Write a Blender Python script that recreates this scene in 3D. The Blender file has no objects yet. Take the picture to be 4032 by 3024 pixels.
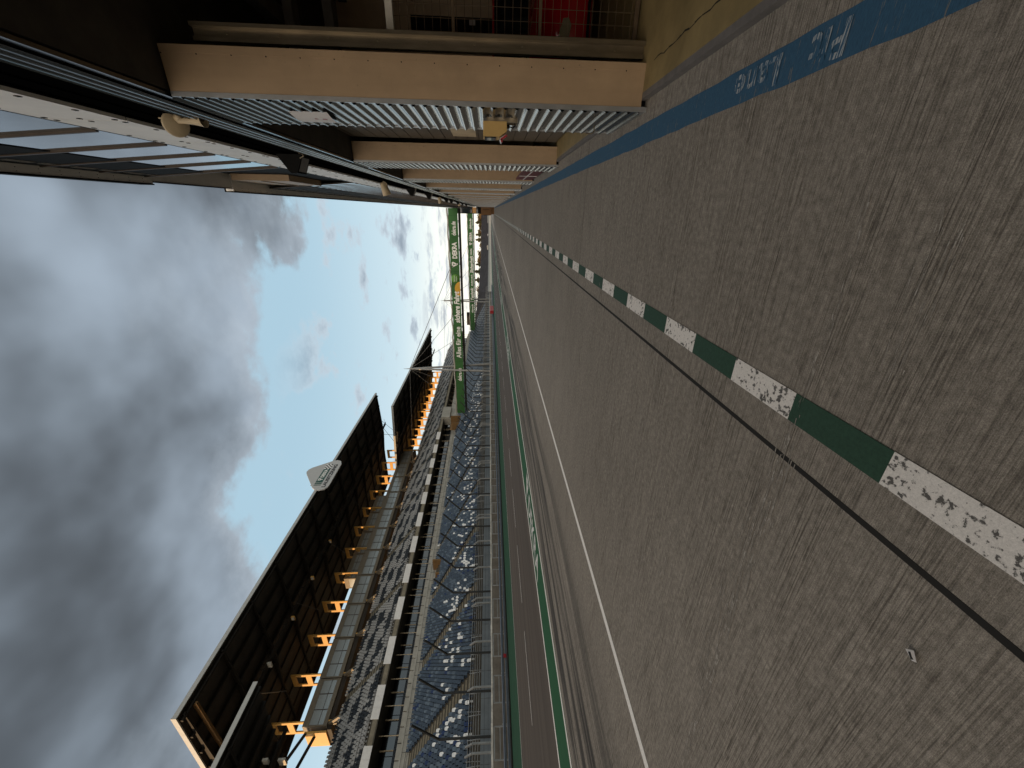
import bpy, bmesh, math, random
from mathutils import Vector, Matrix
random.seed(7)
R = math.radians
scn = bpy.context.scene
COL = scn.collection

# ---------------------------------------------------------------- materials
MATS = {}
def lin(c):
    return tuple(((x / 255) / 12.92 if x / 255 <= .04045 else ((x / 255 + .055) / 1.055) ** 2.4) for x in c)
def nn(nt, typ, **kw):
    n = nt.nodes.new(typ)
    for k, v in kw.items():
        setattr(n, k, v)
    return n
def mk(name):
    m = bpy.data.materials.new(name); m.use_nodes = True
    nt = m.node_tree
    b = nt.nodes['Principled BSDF']
    MATS[name] = m
    return m, nt, b
def coord(nt, scale=(1, 1, 1)):
    tc = nn(nt, 'ShaderNodeTexCoord'); mp = nn(nt, 'ShaderNodeMapping')
    mp.inputs['Scale'].default_value = scale
    nt.links.new(tc.outputs['Object'], mp.inputs['Vector'])
    return mp.outputs['Vector']
def noise(nt, vec, scale, detail=4, rough=.6):
    n = nn(nt, 'ShaderNodeTexNoise')
    n.inputs['Scale'].default_value = scale; n.inputs['Detail'].default_value = detail
    n.inputs['Roughness'].default_value = rough
    if vec: nt.links.new(vec, n.inputs['Vector'])
    return n.outputs['Fac']
def ramp(nt, fac, a, b, ca=(0, 0, 0, 1), cb=(1, 1, 1, 1)):
    r = nn(nt, 'ShaderNodeValToRGB')
    r.color_ramp.elements[0].position = a; r.color_ramp.elements[1].position = b
    r.color_ramp.elements[0].color = ca; r.color_ramp.elements[1].color = cb
    nt.links.new(fac, r.inputs['Fac'])
    return r.outputs['Color']
def mixc(nt, fac, a, b, blend='MIX'):
    m = nn(nt, 'ShaderNodeMix', data_type='RGBA', blend_type=blend)
    for s, v in ((0, fac), (6, a), (7, b)):
        if hasattr(v, 'is_linked') or hasattr(v, 'links'):
            nt.links.new(v, m.inputs[s])
        elif s == 0:
            m.inputs[0].default_value = v
        else:
            m.inputs[s].default_value = (v[0], v[1], v[2], 1)
    return m.outputs[2]
def math_(nt, op, a, b=None, c=None):
    m = nn(nt, 'ShaderNodeMath', operation=op)
    for i, v in enumerate((a, b, c)):
        if v is None: continue
        if hasattr(v, 'is_linked'): nt.links.new(v, m.inputs[i])
        else: m.inputs[i].default_value = v
    return m.outputs[0]
def bump(nt, b, h, strength=.3, dist=.01):
    bp = nn(nt, 'ShaderNodeBump'); bp.inputs['Strength'].default_value = strength
    bp.inputs['Distance'].default_value = dist
    nt.links.new(h, bp.inputs['Height']); nt.links.new(bp.outputs['Normal'], b.inputs['Normal'])
def mat(name, c, rough=.7, metal=0., var=.18, scale=2., stretch=(1, 1, 1), bstr=0., bscale=60., spec=.4):
    m, nt, b = mk(name)
    v = coord(nt, stretch)
    n1 = noise(nt, v, scale, 6, .65)
    lo = tuple(x * (1 - var) for x in c); hi = tuple(min(1, x * (1 + var)) for x in c)
    col = ramp(nt, n1, .3, .7, (*lo, 1), (*hi, 1))
    nt.links.new(col, b.inputs['Base Color'])
    b.inputs['Roughness'].default_value = rough; b.inputs['Metallic'].default_value = metal
    b.inputs['Specular IOR Level'].default_value = spec
    if bstr: bump(nt, b, noise(nt, v, bscale, 3), bstr, .01)
    return m

def mat_concrete():
    m, nt, b = mk('brushed_concrete')
    tc = nn(nt, 'ShaderNodeTexCoord').outputs['Object']
    def mapped(sc, rot=0.):
        mp = nn(nt, 'ShaderNodeMapping'); mp.inputs['Scale'].default_value = sc; mp.inputs['Rotation'].default_value = (0, 0, rot)
        nt.links.new(tc, mp.inputs['Vector']); return mp.outputs['Vector']
    big = noise(nt, tc, .30, 4, .5)
    mid = noise(nt, tc, 22., 6, .75)
    groove = noise(nt, mapped((1.2, 62, 1), R(1)), 2.0, 3, .75)
    patch = noise(nt, mapped((.35, 2.2, 1)), 1.3, 5, .65)
    gmask = ramp(nt, patch, .40, .62)
    fine = noise(nt, tc, 190., 2, .9)
    c0 = ramp(nt, big, .3, .72, (.235, .212, .184, 1), (.285, .258, .226, 1))
    c1 = mixc(nt, .8, c0, ramp(nt, mid, .32, .70, (.52, .51, .50, 1), (1.35, 1.35, 1.34, 1)), 'MULTIPLY')
    g = ramp(nt, groove, .38, .56, (.34, .325, .31, 1), (1.18, 1.18, 1.18, 1))
    gf = math_(nt, 'MULTIPLY_ADD', gmask, .55, .38)
    c2 = mixc(nt, gf, c1, g, 'MULTIPLY')
    c3 = mixc(nt, .85, c2, ramp(nt, fine, .3, .7, (.5, .5, .5, 1), (1.42, 1.42, 1.42, 1)), 'MULTIPLY')
    # oil and dirt spots, each with its own outline
    sp = ramp(nt, noise(nt, tc, 2.6, 4, .55), .69, .73)
    c3 = mixc(nt, math_(nt, 'MULTIPLY', sp, .35), c3, (.07, .062, .055))
    pit = ramp(nt, noise(nt, tc, 41, 3, .6), .76, .79)
    c3 = mixc(nt, math_(nt, 'MULTIPLY', pit, .8), c3, (.03, .027, .024))
    # rubber laid down along the track side of the slab
    sx = nn(nt, 'ShaderNodeSeparateXYZ'); nt.links.new(tc, sx.inputs[0])
    wob = math_(nt, 'MULTIPLY_ADD', noise(nt, tc, .045, 2), 3.4, -1.7)
    xx = math_(nt, 'ADD', sx.outputs[0], wob)
    cx = nn(nt, 'ShaderNodeCombineXYZ'); nt.links.new(xx, cx.inputs[0])
    nt.links.new(math_(nt, 'MULTIPLY', sx.outputs[1], .022), cx.inputs[1])
    st = noise(nt, cx.outputs[0], 2.6, 5, .72)
    band = nn(nt, 'ShaderNodeMapRange'); band.interpolation_type = 'SMOOTHSTEP'
    nt.links.new(sx.outputs[0], band.inputs[0])
    band.inputs[1].default_value = -5.9; band.inputs[2].default_value = -7.6
    rub = math_(nt, 'MULTIPLY', band.outputs[0], ramp(nt, st, .43, .56))
    c5 = mixc(nt, math_(nt, 'MULTIPLY', rub, .88), c3, (.024, .023, .024))
    nt.links.new(c5, b.inputs['Base Color'])
    b.inputs['Roughness'].default_value = .9; b.inputs['Specular IOR Level'].default_value = .25
    hh = math_(nt, 'ADD', math_(nt, 'MULTIPLY', groove, gf), math_(nt, 'MULTIPLY', fine, .4))
    bump(nt, b, hh, .7, .008)
    return m

def mat_asphalt():
    m, nt, b = mk('track_asphalt')
    tc = nn(nt, 'ShaderNodeTexCoord').outputs['Object']
    mp = nn(nt, 'ShaderNodeMapping'); mp.inputs['Scale'].default_value = (1, .02, 1)
    nt.links.new(tc, mp.inputs['Vector'])
    st = noise(nt, mp.outputs['Vector'], 1.4, 5, .65)
    fi = noise(nt, tc, 60, 3, .8)
    c = ramp(nt, st, .33, .68, (.058, .048, .041, 1), (.098, .082, .070, 1))
    c = mixc(nt, .4, c, ramp(nt, fi, .3, .7, (.6, .6, .6, 1), (1.4, 1.4, 1.4, 1)), 'MULTIPLY')
    nt.links.new(c, b.inputs['Base Color']); b.inputs['Roughness'].default_value = .85
    b.inputs['Specular IOR Level'].default_value = .3
    bump(nt, b, fi, .3, .01)
    return m

def mat_paint(name, c, under, wear=.5, wscale=14., stretch=(1, 1, 1), grain=.25):
    """floor paint with chips of the surface below showing through"""
    m, nt, b = mk(name)
    v = coord(nt, stretch)
    n = noise(nt, v, wscale, 5, .7); n2 = noise(nt, v, wscale * .25, 3, .6)
    w = math_(nt, 'ADD', math_(nt, 'MULTIPLY', n, .6), math_(nt, 'MULTIPLY', n2, .4))
    chip = ramp(nt, w, wear, wear + .035)
    g = noise(nt, v, wscale * 4, 3, .8)
    pc = mixc(nt, grain * 2, c, ramp(nt, g, .3, .7, (.6, .6, .6, 1), (1.25, 1.25, 1.25, 1)), 'MULTIPLY')
    col = mixc(nt, chip, pc, under)
    nt.links.new(col, b.inputs['Base Color']); b.inputs['Roughness'].default_value = .8
    b.inputs['Specular IOR Level'].default_value = .3
    bump(nt, b, g, .25, .004)
    return m

mat_concrete(); mat_asphalt()
mat_paint('white_paint', (.70, .67, .64), (.10, .095, .09), .548, 36.)
mat_paint('white_line_paint', (.78, .76, .73), (.2, .18, .16), .70, 12.)
mat_paint('green_paint', (.024, .062, .040), (.15, .135, .115), .63, 12., grain=.3)
mat_paint('blue_paint', (.034, .098, .175), (.17, .16, .145), .60, 16., (.6, 6, 1), grain=.5)
mat_paint('faded_lettering', (.38, .41, .43), (.034, .098, .175), .465, 14., (1., 9, 1))
mat_paint('track_lettering', (.60, .60, .58), (.03, .09, .05), .62, 3.)
mat_paint('runoff_green', (.016, .085, .036), (.03, .05, .03), .66, 3., (1, .3, 1), .2)
mat('dark_green', (.010, .058, .028), .85, 0, .3, 1.2)
mat('joint_black', (.012, .011, .010), .9)
mat('earth', (.10, .09, .06), .95, 0, .4, .2)
def mat_beige(name, c):
    m, nt, b = mk(name)
    v = coord(nt)
    d = noise(nt, v, 1.4, 7, .7); s = noise(nt, coord(nt, (6, 6, .6)), 1.3, 4, .6)
    c1 = ramp(nt, d, .28, .74, tuple(x * .78 for x in c) + (1,), tuple(x * 1.1 for x in c) + (1,))
    c2 = mixc(nt, .35, c1, ramp(nt, s, .3, .7, (.75, .73, .7, 1), (1.08, 1.08, 1.08, 1)), 'MULTIPLY')
    sp = ramp(nt, noise(nt, v, 45, 2, .5), .70, .76)
    c3 = mixc(nt, math_(nt, 'MULTIPLY', sp, .5), c2, (.1, .08, .06))
    nt.links.new(c3, b.inputs['Base Color']); b.inputs['Roughness'].default_value = .55
    return m
mat_beige('beige_panel', (.40, .28, .17))
mat('trim_metal', (.42, .43, .44), .35, .7, .15, 5)
mat('corrugated_metal', (.13, .13, .127), .20, .9, .25, 1.6, bstr=.05, bscale=80)
mat('galvanised', (.27, .225, .16), .35, .8, .3, 6, (1, 1, .3))
mat('dark_steel', (.010, .010, .010), .8, 0, .3, spec=.08)
mat('recess_shade_black', (.0022, .0022, .0022), .95, 0, .1, spec=0.)
mat('soffit_shade', (.05, .044, .036), .9, 0, .3, 3)
mat('white_panel', (.78, .75, .71), .55, 0, .08, 1.2)
mat('door_panel', (.105, .088, .068), .6, 0, .15, 2)
mat('cream_paint', (.52, .42, .28), .6, 0, .15, 2)
mat('window_glass', (.02, .025, .03), .04, 0, .1, spec=1.0)
mat('sky_glass', (.27, .29, .295), .06, .9, .1)
mat('mullion', (.075, .055, .042), .5, .2, .2)
mat('ochre_floor', (.22, .165, .075), .6, 0, .25, 3)
mat('inner_wall', (.62, .50, .37), .8, 0, .12, 2)
mat('rusty_wire', (.13, .09, .055), .7, .3, .3, 8)
mat('sill_concrete', (.13, .12, .115), .8, 0, .2, 6)
mat('horn_beige', (.50, .40, .26), .5, 0, .12, 6)
mat('box_ochre', (.50, .33, .12), .5, 0, .1, 8)
mat('black_rubber', (.008, .008, .008), .8)
mat('red_mark', (.30, .02, .03), .6)
mat('paper_white', (.62, .6, .6), .8, 0, .05)
m, nt, b = mk('car_red'); b.inputs['Base Color'].default_value = (.34, .006, .010, 1); b.inputs['Roughness'].default_value = .18; b.inputs['Coat Weight'].default_value = .8
mat('chrome', (.7, .7, .7), .12, 1., .05)
m, nt, b = mk('headlight_lens'); b.inputs['Base Color'].default_value = (.42, .40, .33, 1); b.inputs['Roughness'].default_value = .15; b.inputs['Metallic'].default_value = .75
mat('maroon_board', (.10, .012, .016), .6)
mat('fence_grey', (.30, .30, .29), .5, .4, .2)
mat('fence_dark', (.035, .034, .032), .6, .2, .2)
mat('wall_concrete', (.16, .14, .115), .85, 0, .28, .9, bstr=.15, bscale=15)
mat('coping', (.60, .57, .51), .85, 0, .35, 1.5)
mat('rail_steel', (.22, .24, .27), .42, .6, .15)
mat('screen_grey', (.17, .195, .21), .7, 0, .15, .8)
mat('stand_concrete', (.36, .345, .30), .85, 0, .22, .6)
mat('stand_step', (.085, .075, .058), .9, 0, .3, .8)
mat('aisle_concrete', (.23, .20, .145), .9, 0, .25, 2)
mat('seat_blue', (.046, .064, .092), .42, 0, .45, 3.)
mat('seat_pale', (.10, .13, .165), .42, 0, .3, 3.)  # paler blue standing in for highlights on the seats
mat('seat_navy', (.012, .028, .095), .45)
mat('seat_white', (.78, .78, .76), .45, 0, .06)
mat('seat_grey', (.36, .35, .335), .5, 0, .18, .5)
mat('seat_black', (.013, .015, .020), .5, 0, .2)
mat('portal_ochre', (.78, .45, .12), .6, 0, .06, 1)
mat('suite_beige', (.21, .18, .135), .6, 0, .12)
mat('roof_under', (.038, .031, .024), .8, 0, .3, .5)
mat('roof_beam', (.016, .014, .012), .8)
mat('fascia_grey', (.42, .42, .40), .5, 0, .1)
mat('sign_grey', (.46, .46, .45), .5, 0, .05)
mat('sign_green', (.012, .070, .050), .5, 0, .05)
mat('sign_white', (.85, .85, .82), .5, 0, .03)
mat('sign_black', (.012, .012, .012), .5)
mat('banner_green', (.035, .125, .032), .65, 0, .18, .25)
mat('badge_green', (.10, .26, .04), .6, 0, .08)
mat('badge_yellow', (.62, .34, .04), .6, 0, .08)
mat('awning_white', (.40, .38, .34), .8, 0, .2, .8)
mat('vom_brown', (.20, .115, .045), .8, 0, .15)
mat('brown_wall', (.17, .09, .04), .8, 0, .15)
mat('orange_lit_window', (.65, .35, .14), .7)
mat('bank_dark', (.055, .052, .058), .95, 0, .5, .25)
mat('bark', (.10, .065, .04), .9)
mat('leaf_dark', (.050, .062, .026), .8, 0, .5, .3)
mat('leaf_brown', (.15, .085, .030), .8, 0, .4, .3)
mat('lamp_white', (.7, .68, .62), .4)
mat('red_paint', (.30, .012, .018), .5)
mat('cable_grey', (.17, .16, .15), .6)

# ---------------------------------------------------------------- mesh building
class MB:
    def __init__(s): s.v = []; s.f = []; s.m = []; s.sm = []
    def add(s, vs, fs, mi=0, smooth=False):
        o = len(s.v); s.v += [tuple(v) for v in vs]
        for f in fs: s.f.append(tuple(i + o for i in f)); s.m.append(mi); s.sm.append(smooth)
    def box(s, x0, x1, y0, y1, z0, z1, mi=0):
        s.add([(x0, y0, z0), (x1, y0, z0), (x1, y1, z0), (x0, y1, z0), (x0, y0, z1), (x1, y0, z1), (x1, y1, z1), (x0, y1, z1)],
              [(0, 3, 2, 1), (4, 5, 6, 7), (0, 1, 5, 4), (1, 2, 6, 5), (2, 3, 7, 6), (3, 0, 4, 7)], mi)
        return s
    def quad(s, a, b, c, d, mi=0): s.add([a, b, c, d], [(0, 1, 2, 3)], mi); return s
    def extr(s, poly, axis, a, b, mi=0):
        """closed 2D outline (counter-clockwise) extruded along an axis: y -> (x,z) outline, x -> (y,z), z -> (x,y)"""
        n = len(poly)
        def P(p, t): return (p[0], t, p[1]) if axis == 'y' else (t, p[0], p[1]) if axis == 'x' else (p[0], p[1], t)
        vs = [P(p, a) for p in poly] + [P(p, b) for p in poly]
        fs = [tuple(range(n)), tuple(range(2 * n - 1, n - 1, -1))] + [(i, n + i, n + (i + 1) % n, (i + 1) % n) for i in range(n)]
        s.add(vs, fs, mi); return s
    def strip(s, prof, y0, y1, mi=0, smooth=False):
        """open (x,z) profile swept along y"""
        n = len(prof)
        vs = [(p[0], y0, p[1]) for p in prof] + [(p[0], y1, p[1]) for p in prof]
        s.add(vs, [(i, i + 1, n + i + 1, n + i) for i in range(n - 1)], mi, smooth); return s
    def tube(s, p, q, r, n=6, mi=0, r2=None):
        p = Vector(p); q = Vector(q); d = (q - p)
        if d.length < 1e-6: return s
        d.normalize(); u = d.orthogonal().normalized(); w = d.cross(u); r2 = r if r2 is None else r2
        vs = []
        for c, rr in ((p, r), (q, r2)):
            for i in range(n):
                a = 2 * math.pi * i / n; vs.append(c + (u * math.cos(a) + w * math.sin(a)) * rr)
        s.add(vs, [(i, (i + 1) % n, n + (i + 1) % n, n + i) for i in range(n)], mi, n > 4)
        s.add(vs[:n], [tuple(range(n - 1, -1, -1))], mi); s.add(vs[n:], [tuple(range(n))], mi); return s
    def path(s, pts, r, n=6, mi=0):
        for a, b in zip(pts, pts[1:]): s.tube(a, b, r, n, mi)
        return s
    def beam(s, p, q, w, h, mi=0):
        p = Vector(p); q = Vector(q); d = (q - p).normalized()
        up = Vector((0, 0, 1)) if abs(d.z) < .9 else Vector((0, 1, 0))
        a = d.cross(up).normalized() * (w / 2); b = a.cross(d).normalized() * (h / 2)
        vs = [c + i * a + j * b for c in (p, q) for i, j in ((-1, -1), (1, -1), (1, 1), (-1, 1))]
        s.add(vs, [(0, 3, 2, 1), (4, 5, 6, 7), (0, 1, 5, 4), (1, 2, 6, 5), (2, 3, 7, 6), (3, 0, 4, 7)], mi); return s
    def lathe(s, prof, c, axis, n=20, mi=0):
        """(radius, height) profile turned about an axis through c"""
        d = Vector(axis).normalized(); u = d.orthogonal().normalized(); w = d.cross(u); c = Vector(c); vs = []
        for r, h in prof:
            for i in range(n):
                a = 2 * math.pi * i / n; vs.append(c + d * h + (u * math.cos(a) + w * math.sin(a)) * r)
        fs = [(k * n + i, k * n + (i + 1) % n, (k + 1) * n + (i + 1) % n, (k + 1) * n + i) for k in range(len(prof) - 1) for i in range(n)]
        s.add(vs, fs, mi, True); return s
    def mesh(s, name, mats):
        me = bpy.data.meshes.new(name); me.from_pydata(s.v, [], s.f)
        for m in ([mats] if isinstance(mats, str) else mats): me.materials.append(MATS[m])
        me.polygons.foreach_set('material_index', s.m); me.polygons.foreach_set('use_smooth', s.sm)
        me.update(); return me
    def build(s, name, mats, parent=None, local=False):
        o = bpy.data.objects.new(name, s.mesh(name, mats)); COL.objects.link(o)
        if parent:
            o.parent = parent
            if not local: o.location = -wloc(parent)
        return o
def wloc(o):
    v = Vector((0, 0, 0))
    while o: v = v + o.location; o = o.parent
    return v
def tag(o, label, cat, group=None, kind=None):
    o['label'] = label; o['category'] = cat
    if group: o['group'] = group
    if kind: o['kind'] = kind
    return o
def thing(name, loc, label, cat, group=None):
    o = bpy.data.objects.new(name, None); COL.objects.link(o); o.location = loc
    o.empty_display_size = .3
    return tag(o, label, cat, group)
def struct(o): o['kind'] = 'structure'; return o
def dup(root, delta, label=None):
    def cp(o, par):
        c = o.copy(); COL.objects.link(c)
        if par: c.parent = par
        for ch in [x for x in o.children]: cp(ch, c)
        return c
    c = cp(root, None); c.location = root.location + Vector(delta)
    if label: c['label'] = label
    return c
def text_mesh(body, size, width=None, extrude=.01, bold=0., space=1., shear=0.):
    cu = bpy.data.curves.new('t', 'FONT'); cu.body = body; cu.size = size; cu.extrude = extrude; cu.offset = bold
    cu.space_character = space; cu.shear = shear; cu.resolution_u = 3
    o = bpy.data.objects.new('t', cu); COL.objects.link(o)
    dg = bpy.context.evaluated_depsgraph_get(); dg.update()
    me = bpy.data.meshes.new_from_object(o.evaluated_get(dg))
    bpy.data.objects.remove(o); bpy.data.curves.remove(cu)
    xs = [v.co.x for v in me.vertices]; ys = [v.co.y for v in me.vertices]
    x0, x1, y0 = min(xs), max(xs), min(ys)
    k = (width / (x1 - x0)) if width else 1.
    for v in me.vertices: v.co.x = (v.co.x - x0) * k
    return me, (x1 - x0) * k
def text(name, body, size, m, parent, origin, ex, ey, width=None, extrude=.01, bold=0., space=1., shear=0.):
    """flat lettering: reading direction ex, up direction ey (unit world vectors), first baseline corner at origin"""
    me, w = text_mesh(body, size, width, extrude, bold, space, shear)
    ex = Vector(ex); ey = Vector(ey); ez = ex.cross(ey)
    M = Matrix((ex, ey, ez)).transposed().to_4x4(); M.translation = Vector(origin)
    me.transform(M); me.materials.clear(); me.materials.append(MATS[m]); me.name = name
    o = bpy.data.objects.new(name, me); COL.objects.link(o)
    if parent: o.parent = parent; o.location = -wloc(parent)
    return o, w

# ---------------------------------------------------------------- camera (the photograph was stored on its side: up is picture-left)
cam = bpy.data.cameras.new('camera'); co = bpy.data.objects.new('camera', cam); COL.objects.link(co)
ax = {'X': (0.912, 0.017, -0.411), 'Y': (0.411, -0.054, 0.910), 'Z': (-0.007, -0.998, -0.056)}
def solve(vx=683., vy=-90., f=1513., t=.007):
    Y = Vector((vx, vy, f)).normalized(); n = Y.cross(Vector((1, -t, 0))).normalized()
    if n.y > 0: n = -n
    return Y.cross(n), Y, n
AX, AY, AZ = solve()
M = Matrix(((AX.y, AX.x, -AX.z), (AY.y, AY.x, -AY.z), (AZ.y, AZ.x, -AZ.z))).to_4x4()
M.translation = Vector((0, 0, 1.6)); co.matrix_world = M
cam.sensor_width = 36; cam.lens = 36 * 1513 / 4032; cam.clip_end = 6000; cam.clip_start = .05
scn.camera = co

# ---------------------------------------------------------------- light and sky
SUN_EL, SUN_H = R(6.0), Vector((-.80, -.60, 0))
sd = Vector((SUN_H.x * math.cos(SUN_EL), SUN_H.y * math.cos(SUN_EL), math.sin(SUN_EL))).normalized()
su = bpy.data.lights.new('sun', 'SUN'); so = bpy.data.objects.new('sun', su); COL.objects.link(so)
su.energy = 5.0; su.angle = R(.5); su.color = (1., .62, .30)
so.rotation_euler = sd.to_track_quat('Z', 'Y').to_euler()
w = bpy.data.worlds.new('World'); scn.world = w; w.use_nodes = True
nt = w.node_tree; bg = nt.nodes['Background']
sky = nn(nt, 'ShaderNodeTexSky', sky_type='NISHITA', sun_disc=False)
sky.sun_elevation = SUN_EL; sky.sun_rotation = math.atan2(sd.x, sd.y); sky.altitude = 100; sky.air_density = 1.; sky.dust_density = 1.2
tc = nn(nt, 'ShaderNodeTexCoord').outputs['Generated']
sep = nn(nt, 'ShaderNodeSeparateXYZ'); nt.links.new(tc, sep.inputs[0])
ez = sep.outputs[2]
den = math_(nt, 'ADD', math_(nt, 'MAXIMUM', ez, 0.), .16)
pv = nn(nt, 'ShaderNodeCombineXYZ')
nt.links.new(math_(nt, 'DIVIDE', sep.outputs[0], den), pv.inputs[0]); nt.links.new(math_(nt, 'DIVIDE', sep.outputs[1], den), pv.inputs[1])
pvec = pv.outputs[0]
def mr(nt, v, a, b, c=0., d=1.):
    m_ = nn(nt, 'ShaderNodeMapRange', interpolation_type='SMOOTHSTEP'); nt.links.new(v, m_.inputs[0])
    for i, x in enumerate((a, b, c, d)): m_.inputs[i + 1].default_value = x
    return m_.outputs[0]
def shifted(dx, dy):
    mp = nn(nt, 'ShaderNodeMapping'); mp.inputs['Location'].default_value = (dx, dy, 0); nt.links.new(pvec, mp.inputs['Vector']); return mp.outputs['Vector']
n_big = noise(nt, pvec, 1.15, 9, .55); n_b2 = noise(nt, shifted(-.04, .13), 1.15, 5, .5)
n_sm = noise(nt, pvec, 1.15, 4, .5)
n_mid = noise(nt, shifted(3.1, 1.7), 2.2, 9, .60)
n_lit = noise(nt, shifted(.4, .9), .75, 4, .5)
relief = math_(nt, 'MULTIPLY_ADD', math_(nt, 'SUBTRACT', n_sm, n_b2), 3.6, .42)
# clear-air colour: the Nishita sky brought up by thin bright veil towards the horizon
veil = mr(nt, ez, .46, .05)
ydir = mr(nt, sep.outputs[1], -.3, .8)
horizon = mr(nt, ez, .24, .015)
clear = mixc(nt, .82, sky.outputs[0], (5.0, 7.3, 8.8))
clear = mixc(nt, math_(nt, 'MULTIPLY', veil, .80), clear, (8.2, 9.5, 9.9))
clear = mixc(nt, math_(nt, 'MULTIPLY', horizon, math_(nt, 'MULTIPLY', ydir, .95)), clear, (13.0, 12.4, 10.6))
# cloud bank overhead, ragged lower edge
edge = math_(nt, 'ADD', ez, math_(nt, 'MULTIPLY_ADD', n_big, 1.15, -.575))
bank = mr(nt, edge, .44, .50)
shade = math_(nt, 'ADD', math_(nt, 'MULTIPLY', relief, .50), math_(nt, 'MULTIPLY_ADD', n_lit, 2.5, -1.06))
cl_shade = mr(nt, shade, .10, .85)
ccol = mixc(nt, cl_shade, (.86, .99, 1.14), (3.9, 4.7, 5.6))
rim = mr(nt, edge, .60, .45)
ccol = mixc(nt, math_(nt, 'MULTIPLY', rim, math_(nt, 'MULTIPLY_ADD', relief, .7, .1)), ccol, (5.4, 6.2, 7.0))
# small loose clouds below it
pband = math_(nt, 'MULTIPLY', mr(nt, ez, .08, .15), mr(nt, ez, .50, .36))
puffm = math_(nt, 'MULTIPLY', mr(nt, n_mid, .53, .60), pband)
pcol = mixc(nt, mr(nt, n_mid, .56, .72), (5.6, 6.5, 7.3), (2.6, 3.15, 3.9))
s1 = mixc(nt, math_(nt, 'MULTIPLY', puffm, .9), clear, pcol)
# streaks near the horizon
sv = nn(nt, 'ShaderNodeMapping'); sv.inputs['Scale'].default_value = (2.6, 2.6, 15); nt.links.new(tc, sv.inputs['Vector'])
streak = math_(nt, 'MULTIPLY', mr(nt, noise(nt, sv.outputs['Vector'], 2.0, 7, .62), .50, .60), math_(nt, 'MULTIPLY', mr(nt, ez, .03, .06), mr(nt, ez, .2, .12)))
s1 = mixc(nt, math_(nt, 'MULTIPLY', streak, .75), s1, (4.5, 5.1, 5.9))
s2 = mixc(nt, bank, s1, ccol)
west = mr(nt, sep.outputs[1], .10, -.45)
s2 = mixc(nt, west, s2, (14.5, 12.8, 10.7))  # unseen sky behind the camera, brightened to light ground and faces
s3 = mixc(nt, mr(nt, ez, -.01, -.04), s2, (1.2, 1.1, .9))
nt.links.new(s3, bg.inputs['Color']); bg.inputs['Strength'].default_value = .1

scn.view_settings.view_transform = 'Standard'; scn.view_settings.look = 'None'
scn.view_settings.exposure = 0.0; scn.view_settings.gamma = 1
scn.cycles.max_bounces = 6; scn.cycles.diffuse_bounces = 3; scn.cycles.glossy_bounces = 3
scn.cycles.use_denoising = True

# ---------------------------------------------------------------- ground
g = MB()
g.quad((-3000, -400, -.30), (3000, -400, -.30), (3000, 5000, -.30), (-3000, 5000, -.30)); struct(g.build('ground', 'earth'))
YN, YF = -60, 420
g = MB().box(-10.25, 6, YN, YF, -.28, 0); struct(g.build('pit_lane', 'brushed_concrete'))
g = MB().box(-27.75, -12.15, YN, YF, -.28, -.002); struct(g.build('track', 'track_asphalt'))
g = MB().box(-12.15, -10.25, YN, YF, -.28, -.001); struct(g.build('track_verge', 'runoff_green'))
g = MB().box(-40.6, -27.75, YN, YF, -.28, -.003); struct(g.build('outer_verge', 'dark_green'))
g = MB().box(-46.2, -40.6, YN, YF, -.28, -.002); struct(g.build('spectator_path', 'wall_concrete'))
L1, L2 = .004, .008
g = MB().box(-1.215, -1.187, YN, 200, -.02, .0015); struct(g.build('slab_joint', 'joint_black'))
g = MB()
for yj in (-1.2, 7.05, 12.9, 19, 25, 31):
    g.box(-1.187, .64 if yj != 7.05 else 1.03, yj, yj + .008, -.02, .001)
struct(g.build('slab_joint', 'joint_black'))
# chequered green-white line
per = .5335 * 2; y0 = 1.19 - .5335 * 2 - per * 2
gw = MB(); gg = MB(); k = 0
y = 1.19 - .533 * 4
while y < 130:
    (gw if (k % 2 == 1) else gg).quad((-.998, y, L1), (-.843, y, L1), (-.843, y + .5335, L1), (-.998, y + .5335, L1))
    y += .5335; k += 1
struct(gw.build('lane_marking', 'white_paint')); struct(gg.build('lane_marking', 'green_paint'))
# wavy-edged blue line
g = MB(); ys = [-2 + i * .18 for i in range(int(130 / .18))]
random.seed(3)
ea = [.645 + random.uniform(-.006, .006) for _ in ys]; eb = [.838 + random.uniform(-.006, .006) for _ in ys]
for i in range(len(ys) - 1):
    g.quad((ea[i], ys[i], L1), (eb[i], ys[i], L1), (eb[i + 1], ys[i + 1], L1), (ea[i + 1], ys[i + 1], L1))
blue = struct(g.build('blue_line', 'blue_paint'))
o, _ = text('lane_lettering', 'Pit', .200, 'faded_lettering', None, (.803, 2.105, L2), (0, 1, 0), (-1, 0, 0), width=.225, extrude=0., bold=.004); struct(o)
o, _ = text('lane_lettering', 'Lane', .200, 'faded_lettering', None, (.803, 2.545, L2), (0, 1, 0), (-1, 0, 0), width=.425, extrude=0., bold=.004); struct(o)
def line(name, m, x0, x1, y0, y1, z=L1): struct(MB().quad((x0, y0, z), (x1, y0, z), (x1, y1, z), (x0, y1, z)).build(name, m))
line('lane_marking', 'white_line_paint', -5.31, -5.19, -30, 330)
line('lane_marking', 'white_line_paint', -10.42, -10.28, -40, 420)
line('lane_marking', 'white_line_paint', -12.22, -12.06, -40, 420)
line('lane_marking', 'white_line_paint', -27.75, -27.6, -40, 420)
g = MB(); y = -40 + .3
while y < 300:
    g.quad((-19.06, y, L1), (-18.96, y, L1), (-18.96, y + 3.85, L1), (-19.06, y + 3.85, L1)); y += 5.35
struct(g.build('lane_marking', 'white_line_paint'))
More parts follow.
